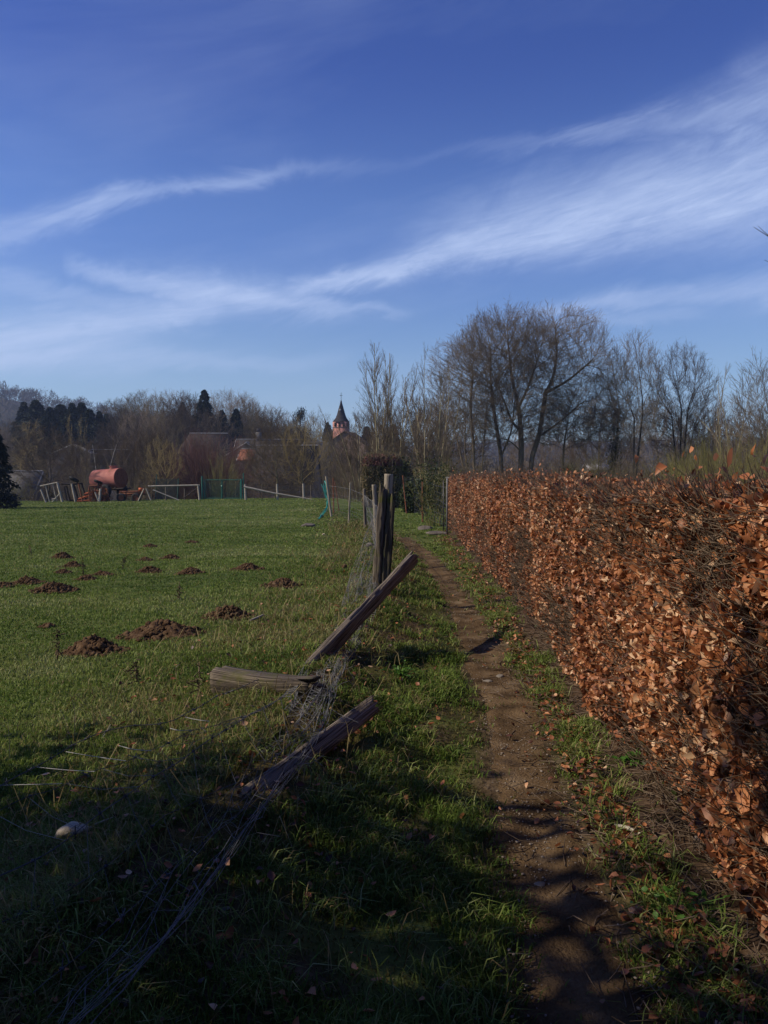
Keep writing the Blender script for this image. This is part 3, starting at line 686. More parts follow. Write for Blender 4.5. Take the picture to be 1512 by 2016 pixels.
# split upright one at D=12.3
def split_post():
    o = empty('split_fence_post', gp(750, 1160), 'tall old split mossy fence post standing upright in the middle of the fence', 'fence post', G)
    base = np.array(o.location)
    for (xo, w, top, mm, s, tl) in ((-.05, .13, 1.30, 'wood_old', 11, (.07, 0)), (.055, .13, 1.20, 'wood_moss', 12, (.07, .0))):
        q = post('half', base + [xo, 0, -.05], base + [xo + tl[0], .05, top], w, .11, mm, None, s, cat=None, taper=.8, sides=22, power=2.9, wob=2.2, jag=.10)
        for kk in ('label', 'category', 'group'):
            if kk in q: del q[kk]
        q.parent = o; q.location = np.array(q.location) - base
    q = post('round_core', base + [.055, .12, -.05], base + [.10, .14, 1.52], .12, .12, 'wood_pale', None, 14, cat=None, power=2, sides=14)
    for kk in ('label', 'category', 'group'):
        if kk in q: del q[kk]
    q.parent = o; q.location = np.array(q.location) - base
split_post()
def upost(pxb, pyb, pxt, pyt, w, m, label, seed, name='fence_post', group=G, D=None, lean=0.0, power=2.0):
    b = gp(pxb, pyb, 0) if D is None else pd(pxb, pyb, D, None)
    t_ = pd(pxt, pyt, b[1] + lean, None); b = b.copy(); b[2] -= .1
    return post(name, b, t_, w, w, m, label, seed, group=group, power=power, sides=12)
upost(745, 1092, 736, 954, .10, 'wood_pale', 'round pale fence post just left of the split mossy post', 21)
upost(737, 1064, 738, 956, .09, 'wood_grey', 'greyer round post standing directly behind the pale one', 22)
upost(719, 1040, 717, 962, .105, 'wood_grey', 'stout round grey post with a clear dark side, third from the split post', 23)
upost(686, 1030, 690, 950, .07, 'wood_pale', 'thin crooked pale stake between the twine post and the stout round post', 24)
upost(653, 1019, 642, 938, .10, 'wood_pale', 'pale fence post leaning at the pasture corner with teal twine hanging on it', 25)
upost(657, 1010, 656, 941, .07, 'rust', 'rusty iron stake beside the post with teal twine', 26)
upost(668, 1006, 659, 948, .05, 'rust', 'thin rusty rod leaning behind the rusty iron stake', 27)
GR = 'rusty iron stakes on the garden side of the path'
upost(801, 1012, 793, 936, .07, 'rust', 'red rusty iron stake leaning over by the trimmed block hedge', 28, group=GR)
upost(832, 1028, 832, 941, .075, 'rust', 'upright red rusty iron stake between the dark hollow and the green shrub', 29, group=GR)
upost(773, 1000, 773, 905, .10, 'dark_metal', 'dark square gate pillar against the trimmed block hedge', 30, group=None)
def metal_frame():
    b = gp(880, 1049); o = empty('metal_gateway', b, 'thin grey metal frame standing at the far end of the copper hedge', 'frame')
    mb = MB(); h = 1.78; mb.box((0, 0, h / 2), (.05, .05, h)); mb.build('upright', MT['wire'], o)
    mb = MB(); mb.box((.55, .0, h + .02), (1.2, .04, .04)); mb.build('crossbar', MT['wire_dark'], o)
    mb = MB(); mb.box((-.10, .25, h * .48), (.03, .03, h * .96)); mb.build('brace', MT['wire_dark'], o)
metal_frame()
def twine():
    P = [pd(638, 952, 37.9, None), pd(642, 965, 37.8, None), pd(646, 985, 37.8, None), pd(643, 1000, 37.6, None), pd(634, 1013, 37.3, None), gp(628, 1021, .05)]
    mb = MB(); rr = np.random.default_rng(3)
    for k in range(6):
        Q = np.array(P) + rr.normal(0, .05, (6, 3)) * np.array([[1, 1, .5]]); mb.tube(Q, .014, 4)
    mb.tube(np.array(P[:2]) + rr.normal(0, .08, (2, 3)), .03, 5)
    o = mb.build('baler_twine', MT['teal']); tag(o, 'tangle of teal baler twine hanging down from the leaning corner post', 'twine')
twine()

# ------------------------------------------------------------------ wire netting
def resample(P, n):
    P = np.asarray(P, float); s = np.concatenate([[0], np.cumsum(np.linalg.norm(np.diff(P, axis=0), axis=1))]); t = np.linspace(0, s[-1], n)
    Q = np.stack([np.interp(t, s, P[:, i]) for i in range(3)], -1)
    for _ in range(3): Q[1:-1] = .25 * Q[:-2] + .5 * Q[1:-1] + .25 * Q[2:]
    return Q
def net(name, A, B, rows, cols, r, m, label, noise=.02, hexa=False, seed=0, skip=.0, rowmat=None):
    rr = np.random.default_rng(seed); n = cols * 3 + 1
    A, B = resample(A, n), resample(B, n)
    t = np.linspace(0, 1, rows)[:, None, None]
    t = t + (rr.normal(0, .25 / rows, (rows, 1, 1)) if rows > 3 else 0)
    G_ = A[None] * (1 - t) + B[None] * t
    sx = np.linspace(0, 1, n)
    for q in range(4):
        ph = rr.uniform(0, 6.28, (rows, 1, 3)); G_ = G_ + noise * rr.uniform(.3, 1) * np.sin(sx[None, :, None] * (6 + 9 * q) + ph)
    zt = terr(G_[..., 0], G_[..., 1]) + .012; G_[..., 2] = np.maximum(G_[..., 2], zt)
    mb = MB(); V, F = tubes(G_, np.full((rows, n), r), 4); mb.add(V, F)
    if not hexa:
        X = []
        for c in range(0, n, 3):
            c2 = min(max(c + int(rr.integers(-1, 2)), 0), n - 1)
            col = G_[:, c].copy(); col[1:-1] += rr.normal(0, noise * .4, (rows - 2, 3)); X.append(col)
        V, F = tubes(np.array(X), np.full((len(X), rows), r * .85), 4); mb.add(V, F)
    else:
        S = []
        for i in range(rows - 1):
            for c in range(0, n - 2, 2):
                if rr.uniform() < skip: continue
                S.append([G_[i, c], G_[i + 1, c + 1]]); S.append([G_[i + 1, c + 1], G_[i, c + 2]])
        V, F = tubes(np.array(S), np.full((len(S), 2), r * .8), 3); mb.add(V, F)
    o = mb.build(name, MT[m]); tag(o, label, 'wire fence'); return o, G_
post3d = lambda px, py, D: pd(px, py, D, None)
net('wire_netting', [post3d(742,985,12.3), post3d(718,970,21.5), post3d(716,972,28.7), post3d(688,958,32), post3d(646,952,38)],
    [post3d(742,1135,12.3), post3d(738,1058,21.5), post3d(718,1035,28.7), post3d(687,1026,32), post3d(652,1015,38)], 8, 60, .0026, 'wire', 'upright square wire netting strung between the far pasture posts', .012, seed=3)
net('wire_netting', [post3d(746,1000,12.2), pd(721,1050,11.7), pd(694,1125,10.8), pd(670,1195,9.9), pd(642,1255,8.8), pd(602,1310,7.6), gp(560,1375,.10)],
    [post3d(752,1120,12.2), pd(742,1180,11.4), pd(722,1235,9.9), pd(700,1285,8.6), pd(668,1330,7.4), gp(645,1385,.12), gp(600,1455,.10)], 14, 60, .0020, 'wire', 'crumpled fine wire netting sagging from the split post down over the leaning post', .022, hexa=True, seed=5, skip=.12)
net('wire_netting', [gp(640,1330,.16), gp(585,1400,.10), gp(500,1500,.06), gp(420,1600,.05), gp(330,1720,.05), gp(230,1850,.05), gp(120,2000,.05)],
    [gp(668,1325,.24), gp(650,1420,.30), gp(588,1500,.26), gp(545,1560,.20), gp(488,1625,.17), gp(412,1730,.16), gp(312,1860,.16), gp(180,1990,.15), gp(100,2080,.15)], 5, 26, .0009, 'wire', 'trampled wire netting lying over the mossy strip by the nearest fallen post', .018, hexa=True, seed=7, skip=.55)
def bundle():
    P0 = [pd(752,1010,12.1), pd(735,1120,11), pd(716,1215,9.7), pd(690,1290,8.2), gp(660,1345,.20), gp(636,1420,.26), gp(600,1480,.26), gp(552,1552,.22), gp(490,1622,.18), gp(412,1730,.17), gp(312,1860,.16), gp(180,1990,.16), gp(60,2110,.16)]
    rr = np.random.default_rng(9); mb = MB(); n = 120; B_ = resample(P0, n); s = np.linspace(0, 1, n)
    for k in range(6):
        a = rr.uniform(.006, .022); off = np.stack([np.sin(s * rr.uniform(20, 60) + rr.uniform(0, 6)) for _ in range(3)], -1) * a * (.6 + .8 * rr.uniform())
        Q = B_ + off + rr.normal(0, .003, (n, 3)); V, F = tubes(Q[None], np.full((1, n), .0012), 4); mb.add(V, F)
    # broken ends
    for k in range(60):
        i = int(rr.integers(5, n - 5)); p = B_[i]; q = p + rr.normal(0, .07, 3); q[2] = max(q[2], float(terr(q[0], q[1])) + .01)
        mb.tube([p, (p + q) / 2 + rr.normal(0, .02, 3), q], .0014, 3)
    o = mb.build('wire_bundle', MT['wire']); tag(o, 'twisted rope like bundle of grey fence wires running down to the bottom edge', 'wire')
bundle()
def sheepnet():
    S1 = [gp(605,1330,.06), gp(560,1372,.08), gp(450,1432,.12), gp(350,1500,.14), gp(210,1590,.14), gp(110,1672,.13), gp(0,1722,.12), gp(-120,1790,.12)]
    S2 = [gp(520,1335,.10), gp(425,1372,.12), gp(345,1418,.14), gp(190,1442,.16), gp(122,1480,.16), gp(0,1548,.14), gp(-120,1620,.12)]
    S3 = [gp(540,1385,.06), gp(460,1418,.08), gp(385,1436,.10), gp(300,1477,.11), gp(248,1498,.12), gp(186,1519,.12), gp(124,1545,.12), gp(30,1580,.12), gp(-100,1640,.12)]
    S4 = [gp(640,1400,.08), gp(560,1475,.06), gp(460,1545,.05), gp(330,1600,.05), gp(200,1715,.05), gp(100,1770,.05), gp(-60,1850,.05)]
    S5 = [gp(600,1480,.06), gp(520,1560,.06), gp(400,1660,.06), gp(290,1760,.06), gp(190,1850,.05), gp(60,1960,.05)]
    rr = np.random.default_rng(12)
    o = empty('sheep_fence', gp(300, 1500), 'collapsed dark barbed strands of sheep fence lying over the pasture edge', 'wire fence'); org = np.array(o.location)
    Q = [resample(S, 70) for S in (S2, S3, S1, S4, S5)]
    for k, q in enumerate(Q):
        mb = MB(); q = q + .006 * np.sin(np.linspace(0, 40, 70))[:, None] - org
        V, F = tubes(q[None], np.full((1, 70), .0026 if k in (0, 2) else .0018), 4); mb.add(V, F)
        for j in range(2, 68, 4 if k in (0, 2) else 9):
            d = rr.normal(0, .014, (2, 3)); mb.tube([q[j] - d[0], q[j], q[j] + d[0]], .0022, 3); mb.tube([q[j] - d[1], q[j], q[j] + d[1]], .0022, 3)
            mb.tube([q[j] - [0.006, 0, 0], q[j] + [.006, 0, 0]], .006, 4)
        mb.build('strand', MT['wire_dark'], o)
    mb = MB()
    for a, b in ((1, 2), (2, 3), (3, 4)):
        for j in range(8, 66, 6):
            j2 = min(69, max(0, j + int(rr.integers(-3, 3)))); p, q = Q[a][j] - org, Q[b][j2] - org
            mb.tube([p, (p + q) / 2 - [0, 0, .02], q], .0014, 3)
    mb.build('stays', MT['wire_dark'], o)
    for (xa, ya, xb, yb, c) in ((0, 1546, 122, 1543, 0), (72, 1510, 186, 1519, .5), (130, 1480, 248, 1498, .3), (234, 1468, 298, 1478, 1), (335, 1434, 378, 1437, 1), (365, 1412, 412, 1420, .4)):
        p, m_, q = gp(xa, ya, .13), gp((xa + xb) / 2, (ya + yb) / 2 + c * 4, .14), gp(xb, yb, .13)
        mb = MB(); mb.tube(resample([p, m_, q], 8) - org, .0019, 4); mb.build('sunlit_stay', MT['wire_lit'], o)  # paler wire colour paints the light these stays catch
sheepnet()
# hidden-side wire fence on the garden side of the path
net('wire_netting', [post3d(795,942,47), post3d(832,950,34), post3d(879,965,26)], [post3d(801,1004,47), post3d(832,1018,34), post3d(879,1040,26)], 7, 30, .006, 'wire_dark', 'dark wire netting between the rusty stakes by the green shrub', .02, seed=15)

# ------------------------------------------------------------------ beech hedge
def hedge_top(y): return np.interp(y, [-6, 2.5, 6, 12, 20, 27], [1.50, 1.50, 1.55, 1.66, 1.75, 1.80]) + .06 * vn(y * .9, y * 0, 81) + .05 * vn(y * 3.1, y * 0, 82)
HT = 1.05
def hedge():
    o = empty('beech_hedge', (2.0, 10, 0), 'long clipped beech hedge full of dry copper leaves along the footpath', 'hedge'); org = np.array(o.location)
    # added dark slab blocking light, standing in for the shaded inside
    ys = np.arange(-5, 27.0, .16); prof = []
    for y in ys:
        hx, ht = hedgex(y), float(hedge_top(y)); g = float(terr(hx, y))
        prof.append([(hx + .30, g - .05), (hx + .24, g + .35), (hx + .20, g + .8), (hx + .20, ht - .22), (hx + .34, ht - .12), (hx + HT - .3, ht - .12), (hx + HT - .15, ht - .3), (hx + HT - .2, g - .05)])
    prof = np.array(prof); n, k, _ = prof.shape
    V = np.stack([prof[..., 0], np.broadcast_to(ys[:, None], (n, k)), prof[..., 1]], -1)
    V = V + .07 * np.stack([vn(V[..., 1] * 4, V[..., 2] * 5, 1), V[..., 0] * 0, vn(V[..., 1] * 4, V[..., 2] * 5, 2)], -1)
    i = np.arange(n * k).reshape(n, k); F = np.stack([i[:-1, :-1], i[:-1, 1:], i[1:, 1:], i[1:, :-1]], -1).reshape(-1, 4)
    mesh('dark_core', V.reshape(-1, 3) - org, [F, np.array([i[0, ::-1], i[-1]])], MT['hedge_core'], o)
    # stems and twigs
    rr = np.random.default_rng(31)
    def ysamp(n): return np.where(rr.uniform(0, 1, n) < .22, rr.uniform(-4, 2.4, n), np.exp(rr.uniform(math.log(2.2), math.log(27.2), n)))
    n = 520; y = np.linspace(-4.5, 27, n) + rr.normal(0, .03, n); x = hedgex(y) + rr.uniform(.16, .45, n)
    b = np.stack([x, y, terr(x, y) - .03], -1); d = nrm(np.stack([rr.normal(.0, .05, n), rr.normal(0, .16, n), np.ones(n)], -1)); l = hedge_top(y) * rr.uniform(.7, .98, n)
    tt = np.linspace(0, 1, 6)[None, :, None]
    P = b[:, None] + d[:, None] * l[:, None, None] * tt + rr.normal(0, .02, (n, 6, 3)) * tt
    V1, F1 = tubes(P, (rr.uniform(.004, .010, n)[:, None] * np.linspace(1, .4, 6)[None]), 5)
    mesh('stems', V1 - org, [F1], MT['twig_hedge'], o)
    n = 60000; y = ysamp(n); 
    face = rr.uniform(0, 1, n) < .80; ht = hedge_top(y); g = terr(hedgex(y), y)
    zz = g + .03 + (rr.uniform(0, 1, n) ** .9) * (ht - g)
    x = np.where(face, hedgex(y) + rr.uniform(-.02, .22, n) + .04 * sm((.5 - (zz - g)) / .5), hedgex(y) + rr.uniform(0, HT, n)); zz = np.where(face, zz, ht - rr.uniform(0, .15, n))
    p = np.stack([x, y, zz], -1); d = nrm(np.stack([np.where(face, -.55, 0) + rr.normal(0, .4, n), rr.normal(0, .7, n), rr.normal(.5, .4, n)], -1)); l = rr.uniform(.06, .22, n)[:, None]
    m1 = p + d * l * .5 + rr.normal(0, .008, (n, 3)); e = m1 + nrm(d + rr.normal(0, .35, (n, 3)) + [0, 0, .25]) * l * .5
    V2, F2 = tubes(np.stack([p, m1, e], 1), np.stack([np.full(n, .0024), np.full(n, .0017), np.full(n, .0009)], 1) * (1 + .06 * np.maximum(y, 0))[:, None], 3)
    # sprigs above the top
    ns = 620; y = ysamp(ns); x = hedgex(y) + rr.uniform(0, HT, ns); p = np.stack([x, y, hedge_top(y) - .05], -1); L_ = rr.uniform(.06, .20, ns) + .2 * rr.uniform(0, 1, ns) ** 5
    spec = [(1312, 900, 6.3), (1316, 925, 6.3), (1122, 912, 9), (1108, 905, 8.9), (1060, 920, 11), (1335, 870, 5.5), (1420, 898, 5.0), (1370, 918, 5), (1252, 905, 7), (1500, 880, 3.0), (1488, 900, 3.1), (1508, 915, 2.9)]
    sp = np.array([post3d(a, b_, c) for a, b_, c in spec]); bs = sp.copy(); bs[:, 2] = hedge_top(bs[:, 1]) - .1
    p = np.concatenate([p, bs]); tip = np.concatenate([p[:ns] + np.stack([rr.normal(0, .03, ns), rr.normal(0, .03, ns), L_], -1), sp])
    tt = np.linspace(0, 1, 5)[None, :, None]; P = p[:, None] * (1 - tt) + tip[:, None] * tt; P[:, 1:-1] += rr.normal(0, .008, (len(p), 3, 3))
    V3, F3 = tubes(P, np.full((len(p), 5), 1.0) * np.linspace(.0026, .0010, 5)[None] * (1 + .04 * np.maximum(p[:, 1:2], 0)), 3)
    # trailing long bare whips by the right edge
    mesh('twigs', np.concatenate([V2, V3]) - org, [np.concatenate([F2, F3 + len(V2)])], MT['twig_hedge'], o)
    # leaves
    n = 280000; y = ysamp(n); u = rr.uniform(0, 1, n); ht = hedge_top(y); g = terr(hedgex(y), y)
    fz = rr.uniform(0, 1, n) ** .82
    z = g + .04 + fz * (ht - g - .02)
    patch = fbm(y * 1.6, z * 2.2, 90, 3); 
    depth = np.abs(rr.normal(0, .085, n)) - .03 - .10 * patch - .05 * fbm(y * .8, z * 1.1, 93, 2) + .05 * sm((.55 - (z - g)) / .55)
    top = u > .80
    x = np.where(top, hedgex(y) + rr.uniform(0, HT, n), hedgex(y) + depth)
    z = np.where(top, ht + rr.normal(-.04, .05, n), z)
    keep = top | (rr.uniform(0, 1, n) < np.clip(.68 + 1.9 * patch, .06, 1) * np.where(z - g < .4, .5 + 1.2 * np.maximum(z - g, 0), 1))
    # the cut end of the hedge, far away
    P = np.stack([x, y, z], -1)[keep]
    n2 = 6000; xe = rr.uniform(2.15, 2.2 + HT, n2); ye = 27.1 + np.abs(rr.normal(0, .08, n2)); ze = rr.uniform(.05, 1.8, n2)
    P = np.concatenate([P, np.stack([xe, ye, ze], -1)])
    # leaf clusters on the sprigs
    q = [];
    for k, t_ in enumerate(tip):
        m_ = int(rr.integers(1, 5)) if k < ns else int(rr.integers(3, 7))
        w_ = rr.uniform(0, 1, (m_, 1)); q.append(t_ * w_ + p[k] * (1 - w_) + rr.normal(0, .018, (m_, 3)))
    q = np.concatenate(q); P = np.concatenate([P, q]); n = len(P)
    size = rr.uniform(.022, .055, n) * (1 + .008 * np.maximum(P[:, 1], 0)) * (1 + .45 * sm((6 - P[:, 1]) / 4) * (rr.uniform(0, 1, n) < .5))
    big = rr.uniform(0, 1, n) < .12; size = np.where(big, size * 1.35, size)
    V, Q, T = leafcloud(P, size, np.array([[-.6, -.2, .1]]), 1.0, .75)
    zone = .32 * fbm(P[:, 1] * 1.1, P[:, 2] * 1.5, 95, 2)
    rn = np.clip(.49 + zone + rr.normal(0, .23, n) + (rr.uniform(0, 1, n) < .04) * .45, 0, 1)
    mesh('leaves', V - org, [Q, T], MT['beech_leaf'], o, attrs=dict(rnd=np.repeat(rn, 8)))
    # a few greener ivy leaves low in the hedge
    n = 1400; y = ysamp(n); z = rr.uniform(.1, 1.3, n); x = hedgex(y) + rr.uniform(0, .12, n)
    k = fbm(y * 1.3, z * 1.3, 99, 2) > .22; P = np.stack([x, y, z], -1)[k]
    V, Q, T = leafcloud(P, rr.uniform(.02, .04, len(P)), np.array([[-.8, -.2, .2]]), .8, .1, .9)
    mesh('ivy_leaves', V - org, [Q, T], MT['ivy'], o)
hedge()
def herb(px, py, s, label, seed):
    p = gp(px, py); rr = np.random.default_rng(seed); n = 60
    P = p + np.stack([rr.normal(0, s, n), rr.normal(0, s, n), np.abs(rr.normal(0, s * .6, n)) + .02], -1)
    V, Q, T = leafcloud(P, rr.uniform(.02, .045, n), np.array([[0, 0, 1.2]]), .8, .2, .7)
    o = mesh('herb_plant', *(lambda t_: (np.concatenate([V, t_[0]]) - p, [np.concatenate([Q, t_[1] + len(V)]), T]))(tubes(np.stack([np.repeat(p[None], n, 0), (P + p) / 2 + [0, 0, .01], P], 1), np.full((n, 3), .0016), 3)), mat('herb', [(.05,.13,.02),(.10,.21,.035)], 8, .5, trans=.3)); o.location = p; tag(o, label, 'plant')
herb(1242, 1505, .045, 'bright green low herb growing at the hedge foot', 1)
herb(1330, 1800, .07, 'dull green broad leaved herb in the dark verge by the near hedge', 2)
herb(790, 1330, .06, 'fresh green leafy clump in the verge between the two fallen posts', 3)

# ------------------------------------------------------------------ trees
def chains_mesh(nodes, par, rad, rmin, rmax, name, m, parent, sides=None):
    """tubes along the tree skeleton for nodes whose radius lies in [rmin, rmax)"""
    n = len(nodes); best = np.full(n, -1); br = np.full(n, -1.0)
    for i in range(1, n):
        p = par[i]
        if p >= 0 and rad[i] > br[p]: br[p] = rad[i]; best[p] = i
    ch = []
    isch = np.zeros(n, bool); isch[best[best >= 0]] = True
    for i in range(n):
        if not isch[i]:
            c = [par[i], i] if par[i] >= 0 else [i]
            j = i
            while best[j] >= 0: j = best[j]; c.append(j)
            if len(c) > 1: ch.append(c)
    mb = MB(); grp = {}
    for c in ch:
        sel = []
        for k, j in enumerate(c):
            r = rad[c[1]] if k == 0 and len(c) > 1 else rad[j]
            ok = rmin <= r < rmax
            if ok or (sel and r < rmin and rmin > 0 and len(sel) >= 1 and False): sel.append((nodes[j], r))
            elif sel:
                if r < rmin: sel.append((nodes[j], r)); 
                if len(sel) > 1: grp.setdefault((len(sel), sides or (8 if sel[0][1] > .12 else 5 if sel[0][1] > .03 else 3)), []).append(sel)
                sel = []
        if len(sel) > 1: grp.setdefault((len(sel), sides or (8 if sel[0][1] > .12 else 5 if sel[0][1] > .03 else 3)), []).append(sel)
    for (K, s), L_ in grp.items():
        P = np.array([[q[0] for q in x] for x in L_]); Rr = np.array([[q[1] for q in x] for x in L_])
        V, F = tubes(P, Rr, s); mb.add(V, F)
    if mb.n: return mb.build(name, m, parent, smooth=True)
def colonize(rr, attr, trunks, step, kill, iters=120, bias=(0, 0, .15), inertia=.5, infl=None):
    nodes = []; par = []; dirs = []
    for tr in trunks:                                     # polylines: list of pts; first pt index may be ('j', idx)
        pts = resample(tr, max(3, int(np.sum(np.linalg.norm(np.diff(np.array(tr), axis=0), axis=1)) / step)))
        s0 = -1
        if nodes:
            d = np.linalg.norm(np.array(nodes) - pts[0], axis=1); s0 = int(np.argmin(d))
            if d[s0] > step * 2: s0 = -1
        for k, p in enumerate(pts):
            if k == 0 and s0 >= 0: last = s0; continue
            nodes.append(p); par.append(last if (k or s0 >= 0) and (k > 0) else -1)
            q = nodes[par[-1]] if par[-1] >= 0 else p - np.array([0, 0, 1]); dirs.append(nrm(p - q)); last = len(nodes) - 1
    nodes = list(map(np.array, nodes)); A = np.array(attr)
    ND = np.array(nodes); nd = np.full(len(A), 1e9); ni = np.zeros(len(A), int)
    def upd(start):
        B = np.array(nodes[start:]);
        for c in range(0, len(B), 400):
            D = np.linalg.norm(A[:, None] - B[None, c:c + 400], axis=2); j = D.argmin(1); dm = D[np.arange(len(A)), j]
            k = dm < nd; nd[k] = dm[k]; ni[k] = j[k] + start + c
    upd(0); cnt = {}
    bias = np.array(bias)
    for it in range(iters):
        act = nd < (infl or 1e9)
        if not act.any(): break
        idx = ni[act]; v = nrm(A[act] - np.array(nodes)[idx])
        un, inv = np.unique(idx, return_inverse=True); S = np.zeros((len(un), 3)); np.add.at(S, inv, v)
        start = len(nodes)
        for u, s in zip(un, nrm(S)):
            if cnt.get(u, 0) >= 3: continue
            d = nrm(s + dirs[u] * inertia + bias + rr.normal(0, .06, 3)); cnt[u] = cnt.get(u, 0) + 1
            nodes.append(nodes[u] + d * step); par.append(int(u)); dirs.append(d)
        if len(nodes) == start: break
        upd(start)
        k = nd > kill
        A = A[k]; nd = nd[k]; ni = ni[k]
        if len(A) == 0: break
    return np.array(nodes), np.array(par), np.array(dirs)
def radii(par, tip, e=2.3, rmax=None):
    n = len(par); s = np.zeros(n); r = np.zeros(n)
    for i in range(n - 1, -1, -1):
        r[i] = (s[i] if s[i] > 0 else tip ** e) ** (1 / e)
        if par[i] >= 0: s[par[i]] += r[i] ** e
    return r
def twigs(rr, P, D, n_per, L_, r, up=.25, spread=.55, sub=3, cen=None):
    n = len(P) * n_per; p = np.repeat(P, n_per, 0); D0 = np.repeat(D, n_per, 0)
    if cen is not None: D0 = D0 + .6 * nrm(p - np.array(cen))
    Vs, Fs, off = [], [], 0
    def put(V, F):
        nonlocal off
        Vs.append(V); Fs.append(F + off); off += len(V)
    d = nrm(D0 + rr.normal(0, spread, (n, 3)) + [0, 0, up]); l = rr.uniform(.5, 1.15, n)[:, None] * L_
    d2 = nrm(d + rr.normal(0, .12, (n, 3)) + [0, 0, up * .5]); m1 = p + d * l * .5; e = m1 + d2 * l * .5
    put(*tubes(np.stack([p, m1, e], 1), np.array([[r, r * .8, r * .5]]).repeat(n, 0), 3))
    q = np.repeat(p, sub, 0); ee = np.repeat(e, sub, 0); t = rr.uniform(.25, .95, (n * sub, 1)); q = q * (1 - t) + ee * t
    dd = nrm(np.repeat(d2, sub, 0) + rr.normal(0, .42, (n * sub, 3)) + [0, 0, up * .6]); ll = rr.uniform(.35, .75, (n * sub, 1)) * L_
    e2 = q + dd * ll; put(*tubes(np.stack([q, e2], 1), np.array([[r * .75, r * .45]]).repeat(n * sub, 0), 3))
    s2 = 2; q3 = np.repeat(q, s2, 0); t = rr.uniform(.3, .95, (len(q3), 1)); q3 = q3 * (1 - t) + np.repeat(e2, s2, 0) * t
    d3 = nrm(np.repeat(dd, s2, 0) + rr.normal(0, .4, (len(q3), 3)) + [0, 0, up * .5]); put(*tubes(np.stack([q3, q3 + d3 * rr.uniform(.2, .42, (len(q3), 1)) * L_], 1), np.array([[r * .6, r * .4]]).repeat(len(q3), 0), 3))
    return np.concatenate(Vs), np.concatenate(Fs)
def ell(rr, n, c, r, hollow=.0, zmin=None):
    P = nrm(rr.normal(0, 1, (n, 3))) * (rr.uniform(hollow ** 3, 1, (n, 1)) ** (1 / 3)); P = P * np.array(r) + np.array(c)
    return P if zmin is None else P[P[:, 2] > zmin]
def sc_tree(root, seed, attr, trunks, step, kill, tip, tw_n, tw_L, tw_r, bark, twig, thick=.05, bias=(0, 0, .15), inertia=.5, up=.25, iters=140, e=2.3, twig_all=.03, spread=.75, trunk_k=1.0):
    rr = np.random.default_rng(seed)
    nodes, par, dirs = colonize(rr, attr, trunks, step, kill, iters, bias, inertia)
    r = radii(par, tip, e) * 1.0
    big = r > thick; r = np.where(big, r * trunk_k, r)
    chains_mesh(nodes, par, r, thick, 1e9, 'trunk', bark, root)
    # crown: thin branches and twigs, one mesh
    tmp = chains_mesh(nodes, par, r, 0, thick, 'crown', twig, root, 3)
    k = (r < twig_all)
    V, F = twigs(rr, nodes[k], dirs[k], tw_n, tw_L, tw_r, up, spread, cen=np.mean(np.array(attr), 0) * [1, 1, .55])
    me = tmp.data; V0 = np.empty(len(me.vertices) * 3, np.float32); me.vertices.foreach_get('co', V0)
    F0 = np.empty(len(me.loops), np.int32); me.loops.foreach_get('vertex_index', F0)
    V0 = V0.reshape(-1, 3); F0 = F0.reshape(-1, 4); bpy.data.objects.remove(tmp); bpy.data.meshes.remove(me)
    mesh('crown', np.concatenate([V0, V]), [np.concatenate([F0, F + len(V0)])], twig, root)
    return root
